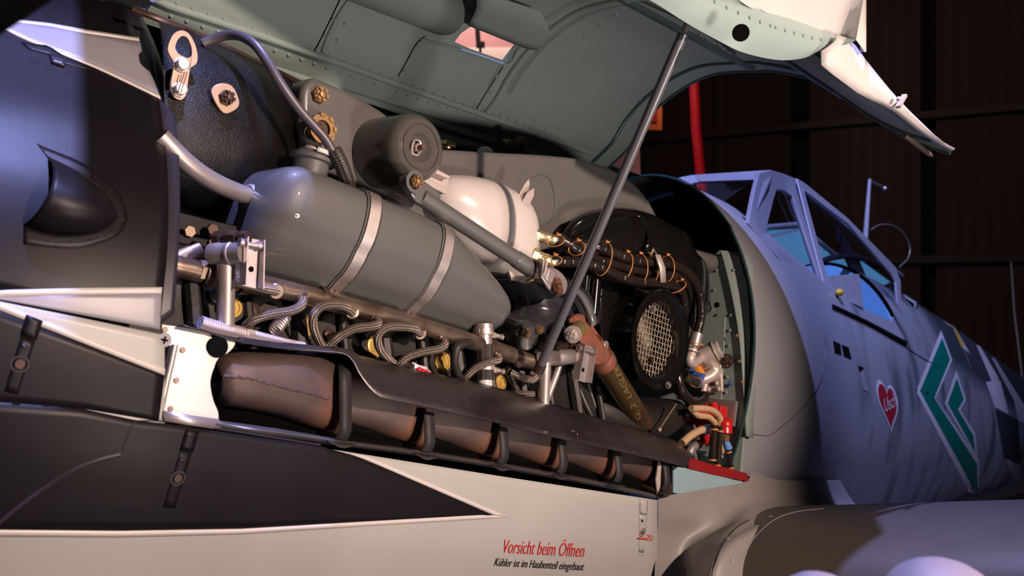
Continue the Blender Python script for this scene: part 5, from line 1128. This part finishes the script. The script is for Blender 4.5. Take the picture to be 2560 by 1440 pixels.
# ================================================================ ignition conduit and leads
cdt = TL('ignition_conduit', AC(1.0, -.38, .1), 'bronze ignition conduit tube sloping below the tank with lead sockets', 'conduit')
CP = [(395, 655, -.375), (470, 672, -.378), (560, 695, -.38), (700, 722, -.385), (850, 760, -.388), (1000, 800, -.39), (1150, 845, -.39), (1260, 880, -.39), (1352, 915, -.39)]
cpts = spline([P(*q) for q in CP], 8)
m = MB(); m.tube(cpts, .0165, 22); m.build('conduit_tube', M['bronze'], cdt)
SOCK = [(690, 728, 0), (757, 748, 1), (880, 780, 0), (940, 797, 1), (1050, 832, 0), (1108, 848, 1), (1245, 888, 1), (1300, 905, 1)]
for (x, y, up) in SOCK:
    c = P(x, y, -.398); m = MB(); ax = -AY+AX*(.2 if up else -.2)-AN*.2; m.lathe(c-ax*.006, ax, [(0, .0135), (.008, .0135), (.010, .0115), (.010, 0)], 18); m.build('lead_socket', M['bronze'], cdt)
for (x, y) in ((520, 682), (610, 707), (805, 745)): 
    c = P(x, y, -.385); d = (cpts[20]-cpts[10]).normalized(); m = MB(); m.lathe(c, d, [(-.006, .0185), (.006, .0185)], 22); m.build('conduit_band', M['bronze'], cdt)
m = MB(); a = P(515, 680, -.382); b = P(440, 666, -.382); d = (b-a).normalized(); m.lathe(a, d, [(-.02, .022), (-.005, .024), (0, .020)], 22); m.hexa(a+d*.001, d, .017, .012); m.hexa(a+d*.02, d, .013, .012); lab(m.build('conduit_union', M['goldpale'] if False else M['tan'], cdt), 'tan union nut')
m = MB(); m.tube([a+d*.03, P(440, 666, -.382), P(390, 655, -.38)], .0095, 14); m.build('conduit_lead', M['lead'], cdt)
LEADS = [([(690, 728, -.402), (660, 722, -.42), (620, 712, -.415), (585, 703, -.40)], 'hidden behind the left bracket', 'lead'),
 ([(757, 750, -.402), (752, 765, -.42), (725, 778, -.425), (680, 785, -.42), (640, 797, -.405), (615, 815, -.385), (598, 838, -.37)], 'running down left below the tank', 'lead'),
 ([(880, 782, -.402), (865, 768, -.42), (835, 762, -.425), (805, 766, -.425), (786, 785, -.42), (783, 812, -.41), (792, 840, -.40), (806, 868, -.385)], 'first tall loop, left of the first yellow plug', 'lead'),
 ([(942, 799, -.402), (945, 810, -.42), (925, 816, -.425), (885, 822, -.42), (850, 840, -.41), (822, 864, -.39)], 'crossing down left to the foot of the first loop', 'lead'),
 ([(1050, 834, -.402), (1035, 822, -.42), (1000, 817, -.425), (965, 820, -.425), (945, 840, -.42), (948, 868, -.41), (966, 893, -.40), (988, 912, -.385)], 'second tall loop, in front of the second yellow plug', 'lead'),
 ([(1108, 850, -.402), (1112, 862, -.42), (1095, 873, -.425), (1055, 880, -.42), (1020, 892, -.41), (994, 914, -.39)], 'crossing down left to the foot of the second loop', 'lead'),
 ([(1245, 890, -.402), (1246, 900, -.41), (1225, 905, -.415), (1190, 920, -.41), (1165, 942, -.39), (1150, 960, -.37)], 'passing behind the outlet hose', 'lead'),
 ([(1280, 932, -.39), (1305, 943, -.41), (1328, 950, -.415), (1338, 943, -.41), (1330, 934, -.40)], 'short hooked piece beside the right bracket', 'lead'),
 ([(1285, 985, -.39), (1315, 986, -.40), (1345, 985, -.40)], 'lowest short straight piece left of the right bracket', 'lead')]
for pts, l, _ in LEADS:
    m = MB(); m.tube(spline([P(*q) for q in pts], 10), .0078, 14); tag(m.build('braided_lead', M['lead']), 'braided metal ignition lead, '+l, 'ignition lead', 'braided leads under the tank')
for pts in ([(806, 862, -.395), (815, 880, -.39)], [(975, 902, -.39), (1000, 925, -.38)], [(1155, 945, -.39), (1160, 962, -.38)]):
    pass
m = MB(); m.tube(spline([P(*q) for q in ((1190, 857, -.39), (1165, 858, -.41), (1142, 870, -.415), (1136, 900, -.41), (1142, 930, -.40), (1158, 965, -.39))], 8), .0085, 12)
tag(m.build('rubber_hose', M['rubber']), 'thin black hose looping down left of the braided outlet hose', 'hose')
m = MB(); m.tube([P(1268, 920, -.38), P(1285, 960, -.38), P(1305, 1005, -.39)], .008, 10); tag(m.build('drain_pipe', M['rubber']), 'thin black pipe dropping beside the fourth yellow plug', 'pipe')
m = MB(); q = P(705, 800, -.385); ax = (P(690, 812, -.39)-P(705, 790, -.38)).normalized(); 
for k in range(5): m.lathe(q+ax*.006*k, ax, [(0, .010), (.002, .012), (.004, .010)], 16)
m.hexa(q-ax*.012, ax, .012, .012); tag(m.build('bleed_valve', M['steel']), 'small ribbed steel valve below the second lead', 'valve')
t_ = TL('tin_of_sweets', P(1055, 935, -.39), 'crumpled clear bag with red and white bits on the shroud edge', 'bag')
m = MB(); rows = []
for i in range(7):
    rows.append([P(1030+9*i+3*math.sin(i*2+j), 905+5*i+j*5+2*math.sin(3*j+i)-6*math.sin(math.pi*i/6), -.415+.008*math.sin(2*i+j)) for j in range(6)])
m.grid(rows); m.build('bag_film', mk('clear_film', (.7, .6, .65), .15, .0, coat=.5), t_, smooth=20)
m = MB()
for k in range(5): m.ball(P(1046+9*k, 925+4*k, -.42), .006, 6)
m.build('bag_content', M['redgl'], t_); t_.name = 'plastic_bag'
# dark cylinder rail between mount and bracket (left)
br = TL('front_side_rail', P(520, 590, -.33), 'black side rail with bolts at the front left above the conduit', 'rail')
m = MB(); m.prism([P(*q) for q in [(400, 515, -.33), (455, 532, -.33), (640, 575, -.33), (720, 610, -.33), (720, 640, -.33), (640, 600, -.33), (455, 585, -.33), (400, 575, -.33)]], V((0, .03, 0)))
m.prism([P(*q) for q in [(400, 572, -.345), (455, 585, -.345), (600, 612, -.345), (600, 640, -.345), (455, 610, -.345), (400, 600, -.345)]], V((0, .04, 0))); m.build('rail_body', M['black'], br, bevel=.002)
for (x, y) in ((470, 579), (527, 574), (530, 607)): m = MB(); m.hexa(P(x, y, -.345), -AY, .009, .008); m.build('rail_bolt', M['tan'] if x == 470 else M['dark_bolt'], br)
m = MB(); m.tube([P(400, 670, -.35), P(445, 650, -.345), P(495, 625, -.34)], .015, 14); tag(m.build('front_pipe', M['tan']), 'short tan pipe emerging behind the nose edge above the conduit', 'pipe')
# ================================================================ hinge brackets (cowling catches)
def catch(lbl, T, body, plate, post, brace, slot):
    b = TL('cowl_bracket', P(post[1][0], post[1][1], post[1][2]), lbl, 'bracket')
    m = MB(); p0 = P(*body[0]); p1 = P(*body[1]); ax = (p1-p0).normalized(); L = (p1-p0).length
    m.lathe(p0, ax, [(0, 0), (0, .0165), (L*.25, .0175), (L*.3, .0165), (L*.55, .0165), (L*.58, .018), (L*.63, .018), (L*.66, .0165), (L, .0165), (L, 0)], 22); m.build('cross_tube', M['pipe'], b)
    m = MB(); o = AN*.024; m.tube([p0+o+ax*L*.1, p0+o+ax*L*.9], .0075, 12); m.hexa(p0+o+ax*L*.0, ax, .012, .012); m.hexa(p0+o+ax*L*.45, ax, .012, .014); m.lathe(p0+o+ax*L*.8, ax, [(0, .010), (.012, .010), (.014, 0)], 14); m.build('pivot_pin', M['dark_bolt'], b)
    l0, l1, r0, r1, l2, r2 = [P(*q) for q in plate]   # left top, left bottom, right top, right bottom, front edge
    m = MB()
    wl = (P(plate[0][0]+28, plate[0][1]+4, plate[0][2])-P(*plate[0]))
    # U channel: left flange, web, right flange
    dep = -AY*.018
    m.prism([l0, l1, l1+dep*.9, l0+dep], AX*.002); m.prism([r0, r1, r1+dep, r0+dep*.8], AX*.002)
    m.prism([l0, r0, r1, l1], AY*.002); m.build('channel_plate', M['alu'], b, bevel=.0012)
    m = MB()
    for c in (l0.lerp(l1, .14), r0.lerp(r1, .14)): m.lathe(c+dep*.4-AX*.002, -AX, [(0, .0065), (.006, .0065), (.006, .003), (.002, .003)], 14)
    m.tube([l0.lerp(l1, .14)+dep*.4, r0.lerp(r1, .14)+dep*.4+AX*.004], .004, 10); m.build('channel_bolt', M['steel'], b)
    m = MB(); m.lathe(l0.lerp(r1, slot)-AY*.0005, -AY, [(0, .0045), (.0008, .004), (.0008, 0)], 12); m.build('channel_slot', M['cblack'], b)
    m = MB(); m.tube([P(*post[0]), P(*post[1])], .0135, 18); m.build('post', M['pipe'], b)
    if brace: m = MB(); m.tube([P(*brace[0]), P(*brace[1])], .008, 12); m.build('brace', M['pipe'], b)
    return b
catch('left dull metal bracket with channel plate on a post, in front of the tank corner', None, [(530, 635, -.40), (612, 632, -.455)], [(604, 595, -.452), (598, 712, -.452), (652, 605, -.452), (648, 722, -.452), 0, 0] if False else [(604, 592, -.452), (600, 712, -.452), (648, 600, -.452), (642, 722, -.452), (0, 0, -.4), (0, 0, -.4)], [(566, 650, -.42), (563, 812, -.42)], None, .62)
catch('right dull metal bracket with channel plate, braced post beside the support rod foot', None, [(1345, 898, -.40), (1442, 890, -.47)], [(1447, 858, -.475), (1432, 948, -.475), (1478, 866, -.475), (1462, 956, -.475), (0, 0, -.4), (0, 0, -.4)], [(1362, 905, -.42), (1358, 1010, -.42)], [(1402, 905, -.43), (1366, 1000, -.42)], .68)
# woven packing along the plate edge
rp_ = [(500, 806, -.425), (540, 818, -.425), (600, 832, -.425), (612, 838, -.423), (618, 834, -.423), (660, 844, -.42), (720, 856, -.415), (760, 862, -.41)]
m = MB(); q = spline([P(*a) for a in rp_], 8); m.tube(q, [(.010 if k < 26 else .009)*(1-.5*(k/len(q))**3) for k in range(len(q))], 14)
tag(m.build('woven_packing', M['cotton']), 'woven white cotton packing strip along the top of the bright plate', 'packing strip')
# ================================================================ exhaust
# bright front plate
bp_ = TL('front_plate', SKL.at(480, 1040), 'bright polished metal plate in front of the first exhaust stub', 'metal plate')
PL = sm2([(406, 812), (450, 818), (520, 832), (582, 851), (583, 868), (566, 884), (552, 886)], 4)+sm2([(540, 905), (528, 940), (526, 965), (533, 1000), (545, 1030), (546, 1052)], 4)+[(480, 1046), (412, 1036), (383, 1042)]+sm2([(390, 1010), (402, 950), (424, 862), (428, 845), (405, 836)], 3)
bm_pl = [P(x, y, -.468+.03*max(0, (850-y)/60)) for x, y in PL]
m = MB(); c_ = P(480, 930, -.474); rows = [[c_+(p-c_)*k for p in bm_pl] for k in (.02, .4, .8, 1)]
m.prism(bm_pl, V((0, .003, 0))); m.build('plate', M['plate'], bp_, smooth=30)
m = MB(); m.tube([P(a, b, -.476) for a, b in sm2([(437, 862), (428, 905), (415, 960), (403, 1020)], 5)], .0045, 10); m.build('plate_bead', M['plate'], bp_)
m = MB(); m.lathe(P(545, 867, -.470), -AY, [(0, .0155), (.0015, .0150), (.0015, 0)], 24); lab(m.build('round_hole', M['cblack'], bp_), 'black round hole')
m = MB()
for x, y in ((457, 875), (441, 951), (426, 1022), (413, 824)): m = MB(); m.lathe(P(x, y, -.4685), -AY, [(0, .0042), (.001, .0035), (.001, 0)], 12); m.build('rivet', M['tan'], bp_)
m = MB(); m.grid([[P(408, 1026, -.485), P(412, 1052, -.488)], [P(480, 1038, -.485), P(482, 1064, -.488)], [P(548, 1048, -.480), P(552, 1074, -.482)]]); lab(m.build('turned_lip', M['plate'], bp_, solid=.002), 'bright turned-up lip')
# lower gutter rail
m = MB(); RL = [(540, 1050, 1074, -.480), (700, 1072, 1098, -.478), (860, 1100, 1116, -.478), (1060, 1126, 1142, -.475), (1260, 1158, 1174, -.472), (1450, 1192, 1208, -.470), (1560, 1216, 1230, -.468), (1640, 1234, 1247, -.465)]
m.grid([[P(x, a, y+.004), P(x, (a+b)/2-2, y-.004), P(x, b, y+.002)] for x, a, b, y in RL]); tag(m.build('gutter_rail', M['rail'], solid=.003), 'long dull metal gutter rail under the exhaust stubs', 'rail')
# black sheet put in for the shade behind the stubs
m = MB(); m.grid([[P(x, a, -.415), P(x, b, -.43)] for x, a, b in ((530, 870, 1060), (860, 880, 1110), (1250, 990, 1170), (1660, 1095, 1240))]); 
tag(m.build('recess_shade_sheet', M['cblack'], solid=.004), 'black sheet put in for the shade behind the row of exhaust stubs', 'panel')
# stubs
def ac_(px, py, Y): return V(toac(P(px, py, Y)))
ends = [848, 1052, 1238, 1384, 1524, 1642]; ey = [1000, 1040, 1075, 1110, 1140, 1165]
E0 = ac_(836, 1000, -.455)
svals = [toac(P(x, y, -.455)) for x, y in zip((836, 1046, 1232, 1380, 1520, 1640), (1000, 1040, 1078, 1108, 1138, 1165))]
# rings of the first stub in the aircraft frame: (px top, py top, px bottom, py bottom, Y front)
RG = [(524, 928, 525, 955, -.458), (528, 905, 532, 992, -.463), (552, 886, 560, 1014, -.465), (610, 879, 618, 1022, -.462), (680, 879, 690, 1036, -.466), (740, 882, 744, 1054, -.466), (790, 890, 794, 1074, -.463), (826, 905, 824, 1088, -.459), (834, 918, 838, 1092, -.455)]
rings0 = []
for x0, y0, x1, y1, yy in RG:
    a = ac_(x0, y0, yy+.035); b = ac_(x1, y1, yy+.035); c = (a+b)/2; h = (a-b)/2; dp = .040 if x0 > 545 else .034
    ring = []
    for k in range(28):
        t = 2*math.pi*k/28; ct_, st__ = math.cos(t), math.sin(t); e_ = .72
        ring.append(c+h*math.copysign(abs(ct_)**e_, ct_)+V((0, -dp*math.copysign(abs(st__)**e_, st__), 0)))
    rings0.append(ring)
def stub(i):
    sv = svals[i]; ds_ = sv[0]-svals[0][0]; dh_ = sv[2]-svals[0][2]
    o = V((ds_, 0, dh_*.6)); return [[AC(*(p+o+V((0, (.055*(1-j/8)**1.2 if i else 0), 0)))) for p in r] for j, r in enumerate(rings0)]
LBL = ['first and largest exhaust stub, fully visible with weld seam beside the bright plate'] + ['brown rusty exhaust stub, %s behind the front one' % w for w in ('next', 'second', 'third', 'fourth')]+['rearmost exhaust stub at the pointed end of the shroud']
for i in range(6):
    R_ = stub(i); t = TL('exhaust_stub', sum(R_[-1], V())/28, LBL[i], 'exhaust stub', 'exhaust stubs in a row')
    m = MB(); m.loft(R_, cap=False); m.loft([R_[-1], [q.lerp(sum(R_[-1], V())/28, .08) for q in R_[-1]], [q.lerp(sum(R_[-1], V())/28, .1)-AX*.03 for q in R_[-1]]]); 
    m.build('stub_body', M['rust'], t, smooth=70)
    if i == 0:
        seam = [P(x, y, -.503+.03*max(0, (560-x)/40)) for x, y in sm2([(530, 936), (580, 941), (640, 950), (700, 965), (760, 980), (800, 990), (822, 998)], 10)]
        m = MB(); bv = BVHTree.FromPolygons([p for r in R_ for p in r], [(a*28+b, a*28+(b+1) % 28, (a+1)*28+(b+1) % 28, (a+1)*28+b) for a in range(8) for b in range(28)])
        sp2 = []
        for q in seam:
            h_ = bv.ray_cast(CAM, (q-CAM).normalized()); 
            if h_[0] is not None: sp2.append(h_[0]+V((0, -.0005, random.uniform(-.0012, .0012))))
        m.tube(sp2, [random.uniform(.0014, .003) for _ in sp2], 6); m.build('weld_seam', M['rust'], t)
    # strap of dark sheet closing the gap, with small lobed foot
    s_ = svals[i]; o = V((s_[0]-svals[0][0], 0, (s_[2]-svals[0][2])*.6)); e = [AC(*(p+o)) for p in ([ac_(857, 900, -.44), ac_(860, 940, -.478)] if i == 0 else [ac_(860, 990, -.474)])+[ac_(861, 1040, -.484), ac_(860, 1075, -.485), ac_(850, 1098, -.478)]]
    q = spline(e, 6); m = MB(); m.grid([[p-AX*.010+AY*.001, p+AX*.012-AY*.002] for p in q]); 
    st2 = TL('stub_strap', q[-1], 'dark sheet strap at the rear of '+['the first large exhaust stub', 'the stub next to the front one', 'the second stub behind the front one', 'the third stub behind the front one', 'the fourth stub behind the front one', 'the rearmost stub'][i], 'strap', 'straps between the exhaust stubs')
    m.build('strap_band', M['strap'], st2, solid=.002)
    f0 = q[-1]; m = MB(); m.grid([[f0+AX*a+AN*(-.004-.010*(1-abs(a)/.03)*b)-AY*(.004+.006*b) for b in (0, .5, 1)] for a in (-.028, -.018, -.006, .006, .018, .028)]); m.build('strap_foot', M['strap'], st2, solid=.0015)
# last stub end cap
m = MB(); m.prism([P(x, y, -.468) for x, y in sm2([(1652, 1165), (1662, 1172), (1680, 1210), (1682, 1232), (1668, 1245), (1645, 1244), (1636, 1225)], 3)], V((0, .05, 0))); tag(m.build('rear_end_piece', M['olive'], bevel=.006, seg=3), 'olive-brown rounded end piece behind the rearmost stub', 'exhaust part')
m = MB(); m.prism([P(*q) for q in ((1647, 1152, -.474), (1664, 1180, -.474), (1644, 1236, -.474), (1640, 1200, -.474))], V((0, .003, 0))); tag(m.build('corner_flag', M['cast']), 'small pale triangular plate at the rearmost stub', 'plate')
# shroud
sh = TL('exhaust_shroud', P(1200, 1000, -.45), 'long blued steel shroud over the exhaust stubs with chalk marks', 'shroud')
TOP = [(590, 852, -.425), (700, 866, -.42), (800, 874, -.42), (870, 884, -.42), (960, 906, -.42), (1080, 934, -.42), (1230, 968, -.42), (1400, 1018, -.42), (1560, 1066, -.42), (1650, 1090, -.42), (1695, 1108, -.425), (1722, 1138, -.43)]
BOT = [(590, 858, -.452), (700, 872, -.465), (800, 880, -.475), (868, 890, -.485), (900, 942, -.495), (935, 985, -.505), (975, 1000, -.51), (1080, 1022, -.512), (1240, 1058, -.512), (1400, 1098, -.512), (1560, 1132, -.51), (1715, 1168, -.50)]
T_ = resample(spline([P(*q) for q in TOP], 8), 70); B_ = spline([P(*q) for q in BOT[:3]], 8)[:-1]+spline([P(*q) for q in BOT[2:]], 8)
# pair by picture x so the sheet edge keeps its S-curve
def byx(L, n):
    pr = [(proj(p)[0], p) for p in L]; out = []
    for i in range(n):
        x = 590+(1722-590)*i/(n-1); k = 0
        while k < len(pr)-2 and pr[k+1][0] < x: k += 1
        t = (x-pr[k][0])/max(1e-6, pr[k+1][0]-pr[k][0]); out.append(pr[k][1].lerp(pr[k+1][1], max(0, min(1, t))))
    return out
TT = byx(T_, 90); BB = byx(B_, 90)
m = MB(); m.grid([[TT[i].lerp(BB[i], j/8)+(-AY*.006+AN*.006)*math.sin(math.pi*j/8) for i in range(90)] for j in range(9)])
m.build('shroud_sheet', M['shroud'], sh, solid=.0022, smooth=60)
SHB = BVHTree.FromPolygons([TT[i].lerp(BB[i], j/8)+(-AY*.006+AN*.006)*math.sin(math.pi*j/8) for j in range(9) for i in range(90)], [(j*90+i, j*90+i+1, (j+1)*90+i+1, (j+1)*90+i) for j in range(8) for i in range(89)])
def shp(x, y, o=.0024): r = SHB.ray_cast(CAM, ray(x, y)); return (r[0]+(CAM-r[0]).normalized()*o) if r[0] is not None else P(x, y, -.5)
m = MB()
for L in ([(1392, 1022), (1402, 1026), (1420, 1040), (1427, 1056)], [(1428, 1078), (1440, 1082), (1446, 1098)], [(1541, 1064), (1552, 1078), (1566, 1102)], [(1572, 1128), (1584, 1132)], [(1358, 1078), (1368, 1084)]):
    for k in range(3): q = [shp(x+random.uniform(-2, 2)+k*2-2, y+random.uniform(-2, 2)) for x, y in sm2(L, 4)]; m.tube(q, [random.uniform(.0006, .0016) for _ in q], 5)
lab(m.build('chalk_marks', M['cast'], sh), 'pale chalk marks')['kind'] = 'stuff'
m = MB(); m.grid([[P(x, y, -.427) for x, y in sm2([(440, 818), (520, 832), (580, 848), (700, 866), (870, 884)], 4)], [P(x, y, -.472) for x, y in sm2([(455, 815), (520, 833), (584, 853), (700, 872), (868, 888)], 4)]]) 
m.build('shroud_top_edge', M['shroud'], sh, solid=.0025)
# ================================================================ firewall fittings
vb = TL('valve_block', S(1765, 960, 2.2), 'pale cast alloy valve block with orange cap on the firewall', 'valve')
def SF(x, y, o=0): return S(x, y, 2.19-o)
m = MB(); m.prism([SF(*q) for q in [(1737, 868), (1806, 880), (1810, 980), (1768, 984), (1740, 960)]], -AX*.012); m.build('base_plate', M['cast'], vb, bevel=.002)
m = MB(); a = SF(1738, 900, .05); b = SF(1800, 872, .03); m.tube([a, b], .026, 20); m.tube([a.lerp(b, .78), a.lerp(b, .84)], .029, 20); m.tube([SF(1722, 905, .07), SF(1752, 892, .05)], .018, 18); m.build('valve_barrel', M['cast'], vb, bevel=.001)
m = MB(); m.lathe(SF(1752, 893, .05), (a-b), [(-.006, .032), (.012, .032), (.012, .02)], 22); m.build('barrel_band', M['tan'], vb)
m = MB(); m.tube([SF(1742, 922, .06), SF(1752, 941, .06)], .0155, 18); m.lathe(SF(1742, 922, .06), SF(1742, 922, .06)-SF(1752, 941, .06), [(0, .0155), (.005, .011), (.005, 0)], 18); lab(m.build('orange_cap', M['orange'], vb), 'orange cap')
m = MB(); m.tube(spline([SF(1735, 948, .06), SF(1752, 950, .06), SF(1775, 940, .04), SF(1785, 930, .03)], 5), .017, 14); m.tube([SF(1762, 958, .05), SF(1758, 982, .05)], .010, 12); m.lathe(SF(1772, 925, .03), -AX, [(-.02, .03), (.0, .03), (.01, .02), (.01, 0)], 18)
for (x, y) in ((1770, 973), (1795, 972), (1789, 899), (1790, 958)): m.dome(SF(x, y, .016), -AX, .007, .5)
m.build('valve_ports', M['cast'], vb)
m = MB(); m.tube([SF(1736, 944, .075), SF(1756, 950, .075)], .0185, 14); m.tube([SF(1728, 918, .07), SF(1731, 930, .07)], .012, 12); lab(m.build('blue_sleeves', M['blue'], vb), 'blue sleeves')
m = MB(); m.lathe(SF(1816, 903, .005), -AX, [(0, .022), (.003, .022), (.004, .012), (.012, .009), (.012, .004), (.006, .003)], 18)
for (x, y) in ((1816, 893), (1825, 904), (1815, 914), (1807, 903)): m.dome(SF(x, y, .010), -AX, .006, .6)
lab(m.build('captive_nut', M['dark_bolt'], fu), 'round four-lobed nut plate')
co = TL('hose_coupling', P(1738, 870, -.38), 'pale hose coupling and elbow at the end of the top wrapped hose', 'coupling')
m = MB(); m.tube([P(1742, 835, -.385), P(1734, 866, -.385)], .0175, 20); m.build('ferrule', M['pipe'], co)
m = MB(); m.tube([P(1734, 862, -.385), P(1728, 888, -.385)], .0125, 6); m.lathe(P(1729, 880, -.385), P(1734, 862, -.385)-P(1728, 888, -.385), [(0, .017), (.005, .017)], 18); m.tube(spline([P(1728, 885, -.385), P(1724, 902, -.385), P(1732, 908, -.375), P(1750, 896, -.34)], 5), .0135, 16); m.build('elbow', M['cast'], co)
m = MB(); m.tube(spline([P(1690, 925, -.37), P(1698, 960, -.38), P(1712, 990, -.385), P(1735, 1008, -.385), P(1758, 1000, -.38), P(1762, 985, -.375)], 8), .0135, 14); tag(m.build('rubber_hose', M['hose']), 'thick black hose curving under the pale valve block', 'hose')
m = MB(); m.tube(spline([P(1710, 938, -.37), P(1725, 952, -.375), P(1740, 952, -.375)], 6), .015, 14); tag(m.build('rubber_hose', M['rubber']), 'short black hose stub just left of the orange cap', 'hose')
for i, (x0, y0, x1, y1) in enumerate(((1738, 944, 1742, 968), (1734, 858, 1748, 866))):
    a, b = P(x0, y0, -.40), P(x1, y1, -.40); mid = (a+b)/2; h = (a-b)/2; m = MB(); m.tube([mid+h*math.cos(t)*1.1-AY*.02*math.sin(t) for t in [2*math.pi*k/20 for k in range(20)]], .0014, 6, closed=True)
    tag(m.build('hose_tie', M['tie']), ['orange cord tie beside the orange cap on the valve block', 'orange cord tie at the pale hose coupling'][i], 'cord tie', 'orange ties on the hoses')
# red pump and tubing
rd_ = TL('red_valve', S(1790, 1120, 2.18), 'bright red valve assembly low on the firewall', 'valve')
m = MB(); m.tube([S(1745, 1020, 2.12), S(1775, 1110, 2.12)], .022, 16); m.tube([S(1768, 1012, 2.13), S(1774, 1030, 2.13)], .012, 14); m.tube([S(1782, 1008, 2.13), S(1787, 1028, 2.13)], .012, 14); m.box(S(1790, 1028, 2.16), AX*.02, AY*.025, AN*.016); m.ball(S(1812, 1062, 2.13), .022, 10); m.tube([S(1812, 1062, 2.13), S(1812, 1085, 2.13)], .02, 14); m.box(S(1750, 1045, 2.14), AX*.02, AY*.03, AN*.02)
m.build('valve_body', M['redgl'], rd_, bevel=.001)
m = MB(); m.box(S(1800, 1030, 2.2), AX*.01, AY*.05, AN*.035); m.build('backing_plate', M['pipe'], rd_)
m = MB(); m.hexa(S(1811, 1086, 2.12), -AN, .015, .018); m.build('brass_nut', M['gold'], rd_)
for i, (pts, r, mt_, l) in enumerate((([(1728, 1021), (1760, 1021), (1785, 1028), (1800, 1045), (1801, 1065)], .0085, 'tubeclear', 'amber tube arching highest over the red valve'),
    ([(1728, 1022), (1745, 1038), (1770, 1042), (1785, 1055), (1787, 1062)], .0085, 'tubeclear', 'amber tube just below the arching one beside the red valve'),
    ([(1705, 1108), (1725, 1090), (1750, 1076), (1768, 1073)], .0105, 'tubeclear', 'pale amber tube rising from the shroud end to the blue union'),
    ([(1803, 1112), (1810, 1140), (1816, 1165)], .008, 'tubeclear', 'cream tube dropping to the red strip'),
    ([(1722, 1135), (1730, 1120), (1745, 1112), (1762, 1106)], .0125, 'pipe', 'grey short hose behind the shroud end'))):
    m = MB(); m.tube(spline([P(x, y, -.435+.012*i) for x, y in pts], 6), r, 12); tag(m.build('fluid_tube', M[mt_]), l, 'tube')
m = MB(); m.tube([P(1764, 1074, -.42), P(1775, 1073, -.42)], .0135, 16); tag(m.build('blue_union', M['blue']), 'blue union ring at the end of the pale amber tube', 'union')
for i, (x0, y0, x1, y1, r) in enumerate(((1786, 1062, 1780, 1152, .0105), (1801, 1066, 1793, 1166, .0085), (1820, 1122, 1826, 1168, .0085))):
    a = P(x0, y0, -.442); b = P(x1, y1, -.442); t = TL('cable_sleeve', b, ['leftmost black sleeved cable in front of the red valve', 'middle black sleeved cable in front of the red valve', 'rightmost black sleeved cable below the blue fitting'][i], 'cable')
    m = MB(); m.tube([a.lerp(b, k/8) for k in range(9)], r, 12); m.build('sleeve', M['hose'], t)
    m = MB(); m.lathe(a.lerp(b, .1), b-a, [(0, r*1.12), (.004, r*1.12)], 12); m.lathe(a.lerp(b, .95), b-a, [(0, r*1.15), (.004, r*1.15)], 12); m.build('cord_wrap', M['tie'], t)
m = MB(); m.tube([P(1812, 1096, -.44), P(1820, 1120, -.44)], [.008, .012], 10); tag(m.build('blue_connector', mk('sky_blue_fitting', (.15, .35, .75), .35)), 'sky-blue connector below the red valve', 'connector')
m = MB()
for k in range(6): m.tube([P(1722+14*k, 1085+5*k, -.33), P(1745+12*k, 1160, -.33)], .006, 6)
for k in range(3): m.tube([P(1700+30*k, 1040+8*k, -.3), P(1730+20*k, 1100, -.33)], .012, 8)
tag(m.build('pipe_bundle', M['pipe'], None), 'bundle of thin grey pipes fanning out behind the hoses', 'pipes', None, 'stuff')
m = MB(); a = P(1690, 1010, -.42); b = P(1648, 1074, -.43); m.tube([a, b], .0022, 6); m.ball(b, .007, 6); tag(m.build('thin_link_rod', M['tan']), 'thin tan link rod below the mesh intake', 'rod')
m = MB(); m.tube([P(1705, 1033, -.36), P(1760, 1036, -.36)], .006, 8); m.lathe(P(1704, 1033, -.37), -AY, [(0, .018), (.02, .018), (.02, .01), (.03, 0)], 16); tag(m.build('actuator', M['dark_bolt']), 'small dark actuator below the mesh intake', 'actuator')
# items seen above the bearer arm
m = MB(); m.tube([P(1117, 373, -.12), P(1117, 360, -.12)], .014, 12); m.hexa(P(1117, 368, -.12), AN, .024, .010); tag(m.build('brass_plug', M['goldpale']), 'brass hexagonal plug peeking above the bearer arm', 'plug')
m = MB(); m.ball(P(1212, 390, -.12), .024, 10); m.tube([P(1212, 390, -.12), P(1212, 390, -.12)-AN*.16], .018, 12); tag(m.build('white_dome', M['cream']), 'pale dome peeking above the bearer arm', 'dome')
m = MB(); m.tube([P(1245, 372, -.1), P(1300, 380, -.1)], .028, 10); m.box(P(1300, 372, -.12), AX*.012, AY*.01, AN*.03); m.box(P(1285, 366, -.12), AX*.02, AY*.01, AN*.008); tag(m.build('dark_motor', M['dark_bolt']), 'dark ribbed motor showing above the bearer arm', 'motor')
m = MB(); m.prism([P(*q) for q in ((990, 325, -.2), (1000, 322, -.2), (1012, 345, -.2), (1010, 356, -.2), (996, 350, -.2))], V((0, .02, 0))); tag(m.build('pale_clip', M['cast']), 'small pale clip at the notch of the bearer arm', 'clip')
for o in bpy.data.objects:
    if '_o' in o: del o['_o']
bpy.context.view_layer.update()
